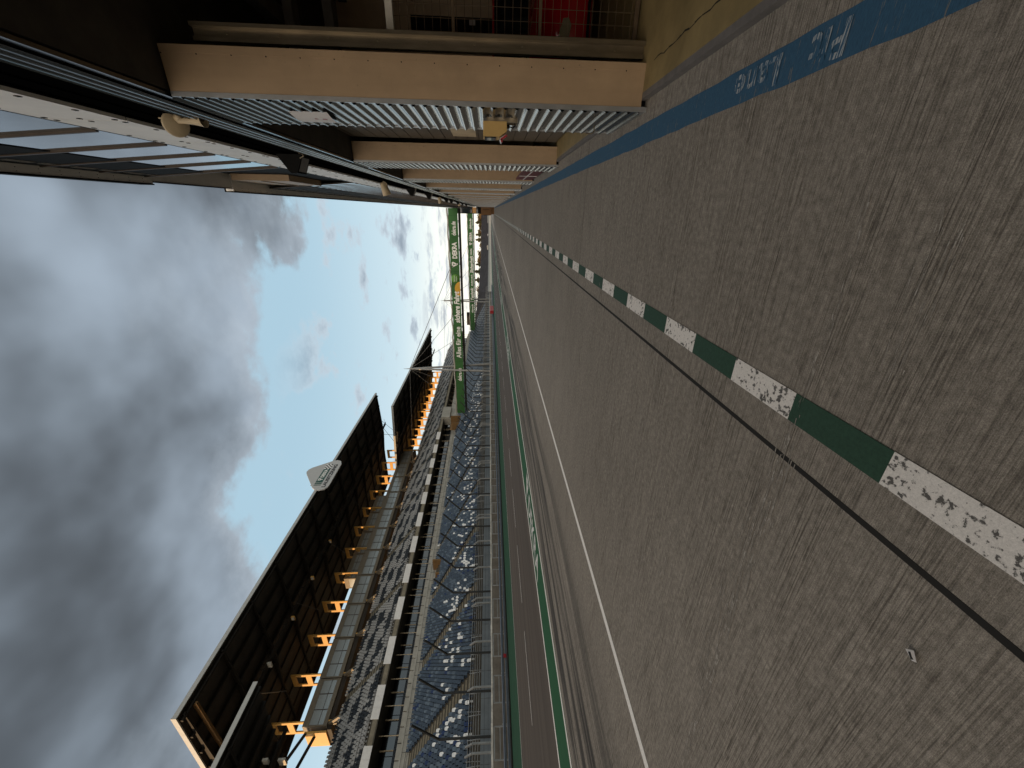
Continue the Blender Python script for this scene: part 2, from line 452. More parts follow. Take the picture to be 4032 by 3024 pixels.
def deltalogo(mb, o, ex, ey, s, mi=0, dz=None):
    """the open triangle mark, built of three bars"""
    ex = Vector(ex); ey = Vector(ey); o = Vector(o); n = ex.cross(ey) * (dz or .0)
    def P(x, y): return o + ex * (x * s) + ey * (y * s) + n
    for q in ([(0, 1), (.26, 1), (.78, 0), (.52, 0)], [(.0, 1), (.2, .78), (1.0, .78), (.92, 1)], [(.74, .8), (1.0, .8), (.64, .05), (.5, .32)]):
        mb.add([P(*a) for a in q], [(0, 1, 2, 3)], mi)
for k, yb in enumerate((14.2, 35.0, 56, 77, 98, 119)):
    o, _ = text('track_lettering', 'DEKRA', 1.25, 'track_lettering', None, (-11.75, yb - 1.35, L1 + .003), (0, -1, 0), (1, 0, 0), width=3.6, extrude=0., bold=.02); struct(o)
    g = MB(); deltalogo(g, (-11.7, yb, L1 + .003), (0, -1, 0), (1, 0, 0), 1.05); struct(g.build('track_lettering', 'track_lettering'))
# long dragged scuffs on the slab
def scuff(pts, wd):
    g = MB(); rnd = random.Random(len(pts) * 13 + int(wd * 1e4)); zv = Vector((0, 0, .003))
    for (a, b) in zip(pts, pts[1:]):
        a = Vector((*a, 0)); b = Vector((*b, 0)); d = b - a
        n = int(d.length / .05 * (1.6 + wd * 22)); ln = .10 if wd < .06 else .2
        for i in range(n):
            t_ = rnd.random(); o_ = rnd.gauss(0, wd * .55); l_ = ln * rnd.uniform(.15, 1.); ww = rnd.uniform(.0008, .003) * (1 + .5 * (wd > .06))
            p = a + d * t_ + Vector((0, o_, 0)); u = Vector((-1, rnd.gauss(-.06, .05), 0)); q = p + u * l_; w_ = Vector((0, ww, 0)); zv = Vector((0, 0, .0025 + .0035 * i / n))
            g.quad(p + w_ + zv, q + w_ * .4 + zv, q - w_ * .4 + zv, p - w_ + zv)
    struct(g.build('scuff_mark', 'scuff_grey'))
mat_paint('scuff_grey', (.40, .375, .34), (.235, .215, .19), .44, 26., grain=.3)
scuff([(.16, 1.73), (-.2, 1.68), (-.44, 1.67), (-.82, 1.68), (-1.0, 1.67)], .022)
scuff([(-1.0, 1.68), (-1.26, 1.65), (-1.84, 1.69), (-2.52, 1.64), (-4.14, 1.55)], .07)
scuff([(-1.3, 1.72), (-1.9, 1.78), (-2.6, 1.75), (-3.4, 1.72)], .045)
scuff([(.05, 1.39), (-.2, 1.36), (-.55, 1.30)], .045)
scuff([(.02, 1.33), (-.3, 1.29)], .03)
scuff([(-.1, 11.9), (-.9, 11.6), (-1.4, 11.5)], .03)
scuff([(-.05, 17.5), (-1.0, 17.8)], .04)
scuff([(-2.0, 2.35), (-3.2, 2.5), (-4.5, 2.4)], .05)

# scrap of paper
g = MB(); pts = [(-.02, -.012), (.018, -.014), (.021, .01), (-.018, .013)]
zz = [.012, .006, .014, .004]
g.add([(x, y_, z_) for (x, y_), z_ in zip(pts, zz)] + [(x, y_, z_ + .0015) for (x, y_), z_ in zip(pts, zz)],
      [(3, 2, 1, 0), (4, 5, 6, 7), (0, 1, 5, 4), (1, 2, 6, 5), (2, 3, 7, 6), (3, 0, 4, 7)])
t = thing('paper_scrap', (-1.51, .82, .004), 'small crumpled white scrap of paper lying on the concrete pit lane', 'litter')
t.rotation_euler = (0, 0, R(50)); g.build('sheet', 'paper_white', t, True)
g = MB().box(-.012, .012, -.003, .003, .0125, .0165); g.build('printed_patch', 'sign_black', t, True)

# ---------------------------------------------------------------- pit building
PX = .95; BAY = 5.39; PY0 = 4.62; PW = 1.18; NB = 24
pb = thing('pit_building', (4, 60, 0), 'long pit building with beige garage piers, corrugated cladding and leaning upper windows', 'building')
def corr_profile(z0, z1, x):
    prof = []; n = int((z1 - z0) / .114 * 8)
    for i in range(n + 1):
        z = z0 + (z1 - z0) * i / n
        prof.append((x - .030 * ((1 + math.cos(2 * math.pi * (z - z0) / .114)) / 2) ** 2.2, z))
    return prof[::-1]
TOP = 4.6
def make_pier(y):
    g = MB(); g.strip(corr_profile(.06, TOP + .02, PX), y + .012, y + PW - .012, 0, True)
    pier = g.build('pier', 'corrugated_metal', pb)
    g = MB(); g.box(PX + .03, 1.335, y, y + .05, .06, TOP)
    g.box(1.275, 1.335, y - .004, y, .06, TOP)
    ep = g.build('end_panel', 'beige_panel', pier)
    g = MB()
    for i in range(15): g.tube((1.268, y - .003, .25 + i * .31), (1.268, y + .01, .25 + i * .31), .006, 6)
    g.build('screw', 'dark_steel', ep)
    g = MB(); g.box(PX - .012, PX + .03, y - .004, y + .014, .0, TOP); g.box(PX - .012, PX + .03, y + PW - .014, y + PW + .004, .0, TOP)
    g.box(PX - .008, PX + .035, y + .014, y + PW - .014, .0, .055)
    g.build('corner_trim', 'trim_metal', pier)
    g = MB(); g.box(PX + .04, 1.335, y + .06, y + PW - .02, .0, TOP); g.build('pier_core', 'dark_steel', pier)
    if abs(y - PY0) < .01:
        g = MB(); RT = 4.33; g.box(1.395, 1.43, y + .10, y + .16, .05, RT); g.box(1.43, 1.50, y + .13, y + .16, .05, RT); g.box(1.50, 1.53, y + .08, y + .16, .05, RT)
        for i in range(9): g.tube((1.465, y + .131, .35 + i * .46), (1.465, y + .115, .35 + i * .46), .011, 8)
        g.build('guide_rail', 'galvanised', pier)
    g = MB(); g.box(PX + .05, 1.34, y + PW - .019, y + PW, .06, TOP); g.build('end_panel', 'beige_panel', pier)
    return pier
def make_door(ya, yb):
    """sectional door ya..yb, shut"""
    g = MB(); z = .10
    while z < TOP - .05:
        z1 = min(z + .245, TOP); g.box(1.42, 1.46, ya, yb, z, z1 - .016); z += .245
    g.box(1.44, 1.48, ya, yb, .1, TOP)
    d = g.build('garage_door', 'door_panel', pb)
    g = MB(); g.box(1.412, 1.42, ya + .45, yb - .45, 1.86, 2.34)
    g.box(1.406, 1.412, ya + .52, ya + 1.9, 1.92, 2.28); g.box(1.406, 1.412, ya + 2.1, yb - .52, 1.92, 2.28)
    g.build('door_window', 'cream_paint', d)
for k in range(-1, NB):
    make_pier(PY0 + k * BAY)
for k in range(0, NB - 1):
    ya, yb = PY0 + k * BAY + PW + .003, PY0 + (k + 1) * BAY - .003
    if k == 2: continue
    make_door(ya, yb)
YE = PY0 + (NB - 1) * BAY + PW
# header with the same corrugation, recess soffit and gap, their shade painted dark
g = MB(); prof = [(PX - .015, TOP + .06), (PX - .015, TOP)]
g.strip(corr_profile(TOP + .11, 5.15, PX), -6, YE, 0, True); g.box(PX - .012, PX + .02, -6, YE, TOP + .026, TOP + .108)
g.build('header', 'corrugated_metal', pb)
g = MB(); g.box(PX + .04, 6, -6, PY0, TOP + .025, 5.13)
g.box(PX + .04, 6, PY0, YE, TOP + .025, 5.13); g.build('soffit', 'soffit_shade', pb)  # soffit's unlit darkness is put into its colour
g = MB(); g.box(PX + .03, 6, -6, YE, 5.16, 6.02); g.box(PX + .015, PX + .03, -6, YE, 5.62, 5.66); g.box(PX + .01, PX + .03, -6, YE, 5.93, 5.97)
g.build('recess_shade_band', 'recess_shade_black', pb)  # solid near-black band stands in for the shade of a deep recess
g = MB(); y = -5.94; i = 0
while y < YE:
    y1 = min(y + 1.69, YE); g.box(PX - .02, PX + .02, y + .006, y1 - .012, 6.04, 7.0, 0)
    if y < 45:
        for fy in (.07, .56, 1.12, 1.61):
            for fz in (6.12, 6.52, 6.92):
                if fz == 6.52 and fy in (.56, 1.12): continue
                g.box(PX - .027, PX - .021, y + fy - .021, y + fy + .021, fz - .021, fz + .021, 1)
    y += 1.69
g.box(PX - .01, 6, -6, YE, 6.045, 6.99, 1); g.build('white_fascia', ['white_panel', 'dark_steel'], pb)
g = MB().box(PX - .015, 6, -6, YE, 7.0, 7.08); g.build('window_sill', 'dark_steel', pb)
def lean(z): return PX - .082 * (z - 7.1)
def glass_section(ya, yb, pitch, zt=9.0, ztop=10.5):
    g = MB(); g.extr([(PX, 7.09), (PX + .05, 7.09), (lean(zt) + .05, zt), (lean(zt), zt)][::-1], 'y', ya, yb)
    gl = g.build('window_band', 'sky_glass', pb)
    g = MB(); y = ya
    while y <= yb + .01:
        for (dy, x_) in ((0, .05),):
            e_ = .006 if pitch < 1 else .016; a = (PX - e_, y, 7.1); c = (lean(ztop) - e_, y, ztop); g.beam(a, c, .02 if pitch < 1 else .035, .05)
        y += pitch
    g.build('mullion', 'mullion', gl)
    g = MB(); g.extr([(lean(zt) - .012, zt), (lean(zt) + .05, zt), (lean(ztop) + .05, ztop), (lean(ztop) - .012, ztop)][::-1], 'y', ya, yb)
    bd = g.build('dark_reflection_band', 'dark_steel', pb)  # dark upper band also carries the eave's reflection, painted in
    g = MB(); y = ya + .3
    while y < yb - .4:
        z0 = ztop - .42; g.extr([(lean(z0) - .02, z0), (lean(z0) - .012, z0), (lean(z0 + .16) - .012, z0 + .16), (lean(z0 + .16) - .02, z0 + .16)][::-1], 'y', y, y + .5); y += pitch * .5
    g.build('slit_window', 'sky_glass', bd)
glass_section(-6, 12.0, 1.27); glass_section(18.0, YE, .72)
def roof_section(ya, yb, x):
    g = MB(); g.box(x, 8, ya, yb, 10.55, 10.80); rf = g.build('roof', 'white_panel', pb)
    g = MB(); g.box(x - .03, x, ya, yb, 10.52, 10.84); g.box(x - .03, 8, ya, yb, 10.80, 10.86); g.build('roof_edge', 'dark_steel', rf)
    g = MB(); y = ya + .1
    while y < min(yb, 45):
        for dx in (.03, .10): g.box(x + dx, x + dx + .012, y, y + .012, 10.542, 10.55)
        y += .42
    g.build('screw', 'dark_steel', rf)
roof_section(-6, 12.05, .50); roof_section(15.6, YE, .47)
g = MB(); g.box(.56, 8, 12.055, 15.56, 10.56, 10.74); g.build('roof_link', 'white_panel', pb)
g = MB(); g.box(.54, .559, 12.055, 15.56, 10.53, 10.78); g.build('roof_link_edge', 'dark_steel', pb)
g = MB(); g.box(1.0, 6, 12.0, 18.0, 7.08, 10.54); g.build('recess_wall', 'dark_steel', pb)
g = MB(); g.box(.80, .99, 15.2, 17.95, 8.4, 10.3); g.box(.775, .80, 15.2, 17.95, 9.3, 9.34); g.build('recess_panel', 'beige_panel', pb)
# rest of the building body
g = MB(); g.box(6, 14, -6, YE, -.2, 10.5); g.box(1.2, 6, -6.3, -6.0, 4.62, 10.5); g.box(1.3, 6, YE, YE + .3, -.2, 10.5); g.box(1.0, 14, -60, -6.31, -.2, 10.8); g.build('rear_body', 'door_panel', pb)
# garage floors: raised ochre slab with a grey nosing
g = MB(); g.box(1.10, 6, -6, YE, -.2, .06); g.build('garage_floor', 'ochre_floor', pb)
g = MB(); g.box(1.045, 1.10, -6, YE, -.2, .058); g.build('floor_nosing', 'sill_concrete', pb)
g = MB()
px_, py_ = 1.28, -2.
rnd = random.Random(5)
while py_ < 4.4:
    nx, ny = 1.29 + rnd.uniform(-.012, .012), py_ + rnd.uniform(.05, .12)
    g.quad((px_, py_, .063), (px_ + rnd.uniform(.004, .014), py_, .063), (nx + rnd.uniform(.004, .014), ny, .063), (nx, ny, .063))
    px_, py_ = nx, ny
g.build('floor_crack', 'joint_black', pb)
g = MB(); g.box(1.62, 6, 9.98, 10.03, .06, TOP); g.box(5.9, 6, -6, 26, .06, TOP); g.box(1.62, 6, 15.4, 15.45, .06, TOP)
g.build('inner_wall', 'inner_wall', pb)
g = MB(); g.box(3.12, 3.48, 9.95, 9.975, 1.35, 3.12); g.build('dark_board', 'dark_steel', pb)
g = MB(); g.box(3.36, 3.44, 9.938, 9.95, 1.85, 1.97); g.build('socket', 'paper_white', pb)
g = MB()
for zz_ in (3.6, 4.1): g.box(1.7, 5.9, 6.6, 6.8, zz_, zz_ + .12)
g.box(2.2, 2.4, .5, 9.9, 4.3, 4.45); g.box(3.6, 3.8, .5, 9.9, 4.3, 4.45)
g.build('ceiling_beam', 'sill_concrete', pb)

# mesh partition between the first two garages
mp_ = thing('mesh_partition', (3.2, 5.0, .06), 'rusty wire mesh partition in front of the red car in the open garage', 'partition')
g = MB(); g.box(1.56, 4.9, 4.985, 5.015, .08, .12); g.box(1.56, 1.60, 4.985, 5.015, .12, 2.53); g.box(1.6, 4.9, 4.985, 5.015, 1.06, 1.09); g.box(1.6, 4.9, 4.985, 5.015, 1.93, 1.96)
g.box(4.86, 4.9, 4.985, 5.015, .12, 2.5); g.build('frame', 'rusty_wire', mp_)
g = MB(); g.box(1.545, 4.92, 4.97, 5.03, 2.53, 2.60); g.build('top_beam', 'coping', mp_)
g = MB()
for i in range(31): g.beam((1.63 + i * .105, 5.0, .12), (1.63 + i * .105, 5.0, 2.53), .0035, .0035)
for i in range(30): g.beam((1.60, 5.003, .15 + i * .08), (4.86, 5.003, .15 + i * .08), .004, .004)
g.build('wire_mesh', 'rusty_wire', mp_)

# red hatchback behind the mesh
car = thing('parked_car', (2.78, 8.2, .06), 'red hatchback parked behind the wire mesh inside the open garage', 'car')
cx0, cx1, cy0, cy1 = 1.92, 3.64, 6.35, 10.0 - .12
def car_sec(y, zs, inset):
    return [(cx0 + inset, y, zs[0]), (cx0 + inset * .4, y, zs[1]), (cx0 + inset + .05, y, zs[2]), (cx1 - inset - .05, y, zs[2]), (cx1 - inset * .4, y, zs[1]), (cx1 - inset, y, zs[0])]
secs = [(6.35, (.34, .55, .66), .16), (6.42, (.26, .58, .78), .06), (6.62, (.25, .62, .90), .02), (7.25, (.25, .66, 1.00), 0), (7.45, (.25, .66, 1.03), 0), (9.6, (.25, .66, 1.02), 0), (9.86, (.30, .6, .95), .08)]
g = MB(); vs = []; 
for y_, zs, ins in secs: vs += car_sec(y_, zs, ins)
fs = [(k * 6 + i, k * 6 + (i + 1) % 6, (k + 1) * 6 + (i + 1) % 6, (k + 1) * 6 + i) for k in range(len(secs) - 1) for i in range(6)]
fs += [tuple(range(5, -1, -1)), tuple(range(36, 42))]
g.add(vs, fs, 0, True); body = g.build('body', 'car_red', car)
g = MB(); vs = [(cx0 + .06, 7.30, 1.01), (cx1 - .06, 7.30, 1.01), (cx1 - .02, 9.75, 1.02), (cx0 + .02, 9.75, 1.02), (cx0 + .22, 8.0, 1.50), (cx1 - .22, 8.0, 1.50), (cx1 - .22, 9.4, 1.48), (cx0 + .22, 9.4, 1.48)]
g.add(vs, [(0, 1, 5, 4), (1, 2, 6, 5), (2, 3, 7, 6), (3, 0, 4, 7)]); g.build('windscreen', 'window_glass', car)
g = MB(); g.box(cx0 + .22, cx1 - .22, 8.0, 9.42, 1.49, 1.53); g.beam((cx0 + .06, 7.28, 1.0), (cx0 + .2, 8.0, 1.5), .07, .06); g.beam((cx1 - .06, 7.28, 1.0), (cx1 - .2, 8.0, 1.5), .07, .06); g.build('cabin_roof', 'car_red', car)
for s in (0, 1):
    xa, xb = (cx0 + .09, cx0 + .42) if s == 0 else (cx1 - .42, cx1 - .09)
    hl = [(.04, .56), (.17, .53), (.25, .57), (.24, .64), (.07, .69)]
    hp = [(xa + u_, z_) for u_, z_ in hl] if s == 0 else [(xb - u_, z_) for u_, z_ in hl][::-1]
    g = MB(); g.extr(hp, 'y', 6.33, 6.5); g.build('headlight', 'headlight_lens', car)
    g = MB(); xm = cx0 - .12 if s == 0 else cx1 + .02; g.box(xm, xm + .12, 7.42, 7.56, .98, 1.12); g.build('wing_mirror', 'car_red', car)
    for yw in (7.0, 9.25):
        xw = cx0 + .01 if s == 0 else cx1 - .21
        g = MB(); g.lathe([(.16, 0), (.29, 0), (.31, .03), (.31, .17), (.29, .2), (.16, .2)], (xw, yw, .37), (1, 0, 0), 20); wh = g.build('wheel', 'black_rubber', car)
        g = MB(); g.lathe([(.0, .02), (.16, .03), (.16, .17), (0, .18)], (xw, yw, .37), (1, 0, 0), 12); g.build('rim', 'chrome', wh)
g = MB(); g.box(2.45, 3.1, 6.33, 6.37, .45, .56); g.build('grille', 'black_rubber', car)
g = MB(); g.box(cx0 + .1, cx1 - .1, 6.325, 6.36, .30, .33); g.build('bumper_trim', 'dark_steel', car)

# maroon board at the third garage
mb = thing('barrier_board', (1.25, 14.2, .06), 'low maroon board standing in a garage opening beyond the second beige pier', 'board')
g = MB(); g.box(1.0, 1.05, 11.95, 15.2, .10, .66); g.build('panel', 'maroon_board', mb)
g = MB(); g.box(.985, .999, 11.95, 15.2, .40, .425); g.box(.985, .999, 13.5, 13.53, .1, .66); g.build('stripe', 'paper_white', mb)
g = MB(); g.box(1.05, 1.3, 12.2, 12.25, .06, .12); g.box(1.05, 1.3, 14.9, 14.95, .06, .12); g.build('foot', 'dark_steel', mb)

# ochre box on the near pier, with its bracket, cable and red-white flap
bx = thing('signal_box', (.90, 5.15, 1.35), 'ochre metal box with red and white flap bracketed to the near corrugated pier', 'box')
g = MB(); g.extr([(.89, 1.66), (.75, 1.66), (.75, 1.48), (.80, 1.40), (.89, 1.40)], 'y', 5.00, 5.24); g.build('housing', 'box_ochre', bx)
g = MB(); g.box(.738, .749, 5.03, 5.21, 1.52, 1.645); g.build('glass_front', 'window_glass', bx)
g = MB(); g.beam((.735, 5.12, 1.47), (.775, 5.12, 1.405), .15, .012); g.beam((.735, 5.12, 1.47), (.705, 5.12, 1.455), .15, .012); fl = g.build('flap', 'paper_white', bx)
g = MB(); g.beam((.728, 5.04, 1.462), (.768, 5.04, 1.397), .012, .02); g.beam((.73, 5.04, 1.462), (.702, 5.04, 1.448), .012, .02); g.build('flap_edge', 'red_mark', fl)
g = MB(); g.box(.89, .935, 5.05, 5.075, 1.28, 1.62); g.box(.89, .935, 5.18, 5.205, 1.28, 1.62); g.build('bracket', 'galvanised', bx)
g = MB(); g.tube((.855, 5.08, 1.40), (.855, 5.08, 1.365), .018, 8); g.path([(.855, 5.08, 1.37), (.85, 5.1, 1.33), (.87, 5.12, 1.30), (.91, 5.13, 1.31), (.94, 5.14, 1.35)], .006); g.build('cable', 'black_rubber', bx)
# paper notice
nb = thing('notice_sheet', (.92, 5.25, 3.5), 'curled white notice with a red no entry mark on the near corrugated pier', 'notice')
g = MB(); N = 8
prof = [(.925 - .03 * math.sin(math.pi * i / N) - .02 * i / N, i / N) for i in range(N + 1)]
vs = [(x_, 5.02 + .44 * t_, z_) for z_ in (3.32, 3.72) for x_, t_ in prof]
g.add(vs, [(i, i + 1, N + 2 + i, N + 1 + i) for i in range(N)]); g.add([(v[0] + .003, v[1], v[2]) for v in vs], [(N + 1 + i, N + 2 + i, i + 1, i) for i in range(N)]); g.build('sheet', 'paper_white', nb)
g = MB(); g.add([(.889, 5.15 + .3 * a, z_) for a, z_ in ((0, 3.5), (.2, 3.46), (.5, 3.46), (.5, 3.50), (.2, 3.52))], [(0, 1, 2, 3, 4)][::1]); g.add([(.888, 5.17, 3.38), (.888, 5.3, 3.38), (.888, 5.3, 3.43), (.888, 5.17, 3.43)], [(0, 1, 2, 3)]); g.build('printed_mark', 'red_mark', nb)
hk = thing('wall_hook', (.93, 5.3, .37), 'small metal hook low on the near corrugated pier', 'hook')
g = MB(); g.path([(.935, 5.3, .36), (.87, 5.3, .36), (.85, 5.3, .38), (.85, 5.3, .45)], .008); g.build('hook', 'galvanised', hk)

# fittings hung under the white fascia
hs = thing('horn_loudspeaker', (.78, 5.72, 5.45), 'beige horn loudspeaker on a round back plate hanging under the white fascia', 'loudspeaker')
g = MB(); g.lathe([(0, .0), (.125, .0), (.135, .015), (.135, .05), (.125, .06), (0, .06)], (.895, 5.76, 5.40), (-.25, -.62, -.72), 24); g.build('back_plate', 'horn_beige', hs)
g = MB(); g.lathe([(.028, .04), (.032, .12), (.045, .24), (.068, .36), (.075, .37), (.062, .36), (.035, .24), (0, .2)], (.92, 5.73, 5.37), (.02, -.12, -.99), 24); g.build('horn', 'horn_beige', hs)
g = MB(); g.lathe([(.0, .03), (.04, .03), (.042, .08), (.02, .11), (0, .11)], (.945, 5.74, 5.37), (.1, -.3, -.9), 14); g.path([(.95, 5.75, 5.56), (.94, 5.74, 5.46), (.92, 5.72, 5.36)], .009); g.build('driver', 'horn_beige', hs)
def wedge_lamp(y, label, s=1.):
    t = thing('floodlight', (.78, y, 5.45), label, 'floodlight', 'black floodlights under the fascia')
    g = MB(); g.extr([(.93, 5.70), (.63, 5.50), (.60, 5.45), (.61, 5.35), (.90, 5.22), (.93, 5.25)], 'y', y - .20 * s, y + .20 * s); g.build('housing', 'dark_steel', t)
    g = MB(); g.quad((.64, y - .16 * s, 5.333), (.64, y + .16 * s, 5.333), (.88, y + .16 * s, 5.225), (.88, y - .16 * s, 5.225)); g.build('glass', 'window_glass', t)
    g = MB(); g.path([(.95, y - .24, 5.2), (.90, y - .24, 5.16), (.86, y - .24, 5.24)], .01); g.beam((.935, y - .34, 5.2), (.935, y - .02, 5.2), .016, .016); g.build('bracket', 'galvanised', t)
    return t
def box_speaker(y, label):
    t = thing('loudspeaker', (.78, y, 5.3), label, 'loudspeaker', 'beige loudspeakers under the fascia')
    g = MB(); g.lathe([(0, 0), (.10, 0), (.12, .05), (.165, .45), (.155, .46), (0, .42)], (.92, y, 5.68), (-.92, .05, -.25), 16); g.build('cabinet', 'horn_beige', t)
    g = MB(); g.path([(.95, y - .2, 5.62), (.88, y - .16, 5.5), (.80, y - .05, 5.56)], .012); g.build('bracket', 'horn_beige', t)
wedge_lamp(9.0, 'nearest black floodlight wedge hanging under the white fascia')
box_speaker(16.9, 'nearest beige cone loudspeaker hanging under the white fascia')
wedge_lamp(21.6, 'second black floodlight wedge along the fascia, beyond the nearest cone loudspeaker')
wedge_lamp(27.6, 'third black floodlight wedge along the pit building fascia')
box_speaker(35.0, 'second beige cone loudspeaker along the pit building fascia')
for i, y in enumerate((38.8, 43.6, 52.6, 61.4, 71.6)):
    wedge_lamp(y, ['fourth', 'fifth', 'sixth', 'seventh', 'farthest'][i] + ' black floodlight wedge along the pit building fascia')
box_speaker(57.0, 'farthest beige cone loudspeaker along the pit building fascia')

# control tower at the far end of the pits
ct = thing('control_tower', (1, 136, 0), 'brown control tower with dark glass storeys closing the far end of the pit building', 'tower')
g = MB(); g.box(-1.4, 6, 135, 141, .9, 4.2); g.box(-1.1, 6, 135.2, 141, -.2, .9); g.build('base_storey', 'brown_wall', ct)
g = MB(); g.box(-1.0, 6, 135, 141, 4.2, 5.2); g.box(-1.0, 6, 135, 141, 6.9, 7.1); g.box(-1.0, 6, 135, 141, 11.2, 11.8); g.box(-1.0, -.8, 135, 141, 5.2, 11.2); g.build('frame', 'dark_steel', ct)
g = MB(); g.box(-.8, 6, 135.1, 141, 7.1, 11.2); g.box(-.8, 6, 135.1, 141, 5.2, 5.7); g.build('glazing', 'window_glass', ct)
g = MB(); g.box(-.8, .9, 135.0, 141, 5.75, 6.9); g.build('orange_lit_storey', 'orange_lit_window', ct)  # window storey with its orange light put into the colour
g = MB(); g.box(-1.42, -1.3, 134.95, 135, 1.2, 3.4); g.box(.2, .3, 134.95, 135, 1.5, 3.6); g.build('door_gap', 'dark_steel', ct)

# ---------------------------------------------------------------- trackside barriers
Y0, Y1 = 2., 232.
gr = thing('guard_rail', (-40, 60, 0), 'long steel guard rail of two beams beside the green verge', 'guard rail')
g = MB()
def wbeam(z, m=0):
    g.strip([(-40.02, z), (-39.94, z + .06), (-40.02, z + .12), (-39.94, z + .19), (-40.0, z + .25)], Y0, Y1, m)
    g.strip([(-40.03, z + .25), (-40.03, z)], Y0, Y1, m)
wbeam(.48); wbeam(.12); g.build('beam', 'rail_steel', gr)
g = MB(); g.box(-40.1, -40.03, Y0, Y1, .0, .1); g.build('kerb', 'joint_black', gr)
g = MB(); y = Y0
while y < Y1: g.box(-40.14, -40.04, y, y + .06, 0, .78); y += 4
g.build('support', 'fence_grey', gr)
rb = thing('red_box', (-40, 23.4, .3), 'small red box fixed to the guard rail near the left edge', 'box')
g = MB(); g.box(-39.92, -39.85, 23.3, 23.62, .22, .52); g.box(-39.95, -39.92, 23.42, 23.5, .3, .44); g.build('case', 'red_paint', rb)
rb = thing('red_box', (-38, 161, .3), 'large red block standing at the far barrier below the gantry', 'box')
g = MB(); g.extr([(-38.9, .0), (-37.6, .0), (-37.6, 1.2), (-37.9, 1.6), (-38.9, 1.6)], 'y', 157, 166); g.build('case', 'red_paint', rb)
cw = thing('trackside_wall', (-42, 60, 0), 'long low concrete wall with pale coping behind the guard rail', 'wall')
g = MB(); g.box(-42.3, -42.0, Y0, Y1, -.1, 1.58); g.build('wall', 'wall_concrete', cw)
g = MB(); y = Y0
rnd = random.Random(2)
while y < Y1: g.box(-42.34, -41.97, y, y + .98, 1.58, 1.74 + rnd.uniform(-.02, .02)); y += 1.0
g.build('coping', 'coping', cw)
ff = thing('frame_fence', (-41, 60, 0), 'row of low grey tube frames standing between guard rail and concrete wall', 'fence')
yy = [16.37 - 8.4 + i * 4.03 for i in range(54)]
for i, y in enumerate(yy):
    wd = 4.03 if i % 2 == 0 else 0
    g = MB(); g.beam((-41, y, -.0), (-41, y, 1.5), .09, .09); g.beam((-41, y + 2.25, 0), (-41, y + 2.25, 1.5), .09, .09)
    g.beam((-41, y, 1.48), (-41, y + 2.25, 1.48), .09, .09); g.beam((-41, y, .98), (-41, y + 2.25, .98), .07, .07)
    g.beam((-41, y, .55), (-41.9, y, .55), .04, .04)
    g.build('frame', 'fence_grey', ff)
# short posts with fence wires, standing on the wall
sf = thing('railing_fence', (-42.2, 60, 0), 'row of short grey bent posts with rails along the concrete wall', 'fence')
base = [17.68, 22.02, 26.35, 30.80, 31.46]
ysp = []
for k in range(-1, 16): ysp += [17.68 + 13.78 * k, 22.02 + 13.78 * k, 26.35 + 13.78 * k, 30.80 + 13.78 * k]
for y in ysp:
    if y < 3: continue
    g = MB(); g.beam((-42.15, y, 1.7), (-42.15, y, 3.4), .13, .15); g.beam((-42.15, y, 3.38), (-42.75, y, 4.0), .12, .15); g.build('post', 'fence_grey', sf)
g = MB()
for z in (2.0, 2.35, 2.7, 3.05, 3.4): g.beam((-42.15, Y0, z), (-42.15, Y1, z), .012, .012)
for z, x in ((3.7, -42.45), (4.0, -42.75)): g.beam((x, Y0, z), (x, Y1, z), .012, .012)
g.build('wire', 'fence_dark', sf)
# grey screen and bars in front of the stand
bs = thing('barrier_screen', (-44, 60, 0), 'grey blue boarding with pipe railings at the foot of the lower tier', 'barrier')
g = MB(); y = Y0
while y < Y1: g.box(-44.1, -44.05, y + .02, y + 2.48, .6, 2.75); y += 2.5
g.build('boarding', 'screen_grey', bs)
g = MB(); y = Y0
for z, x in ((2.95, -44.3), (3.2, -44.6), (3.45, -44.9), (3.7, -45.2), (3.95, -45.5)): g.tube((x, Y0, z), (x, Y1, z), .035, 5)
while y < Y1: g.beam((-44.4, y, 1.0), (-45.0, y, 4.0), .06, .06); g.beam((-45.5, y + .6, 2.6), (-45.5, y + .6, 4.1), .05, .05); y += 1.9
g.build('railing', 'fence_grey', bs)
# tall catch fence
cf = thing('catch_fence', (-43, 60, 0), 'tall catch fence of dark posts bent over the track in front of the seats', 'fence')
y = 18.48 - 3.61 * 4; tops = []
for i in range(62):
    g = MB(); g.beam((-43, y, .4), (-43, y, 6.4), .16, .16); g.beam((-43.0, y, 6.36), (-40.5, y, 8.58), .15, .15); g.build('post', 'fence_dark', cf); y += 3.61
g = MB(); YA, YB = 18.48 - 3.61 * 4, y - 3.61
for z in (2.4, 3.2, 4., 4.8, 5.6, 6.4): g.beam((-43, YA, z), (-43, YB, z), .014, .014)
for t_ in (.33, .66, 1.): g.beam((-43 + 2.5 * t_, YA, 6.4 + 2.18 * t_), (-43 + 2.5 * t_, YB, 6.4 + 2.18 * t_), .014, .014)
g.build('cable', 'fence_dark', cf)

# ---------------------------------------------------------------- grandstand
gs = thing('grandstand', (-62, 75, 0), 'huge grandstand with two seating tiers, glass suites and dark cantilevered roofs', 'grandstand')
SY0, SY1 = -62., 216.
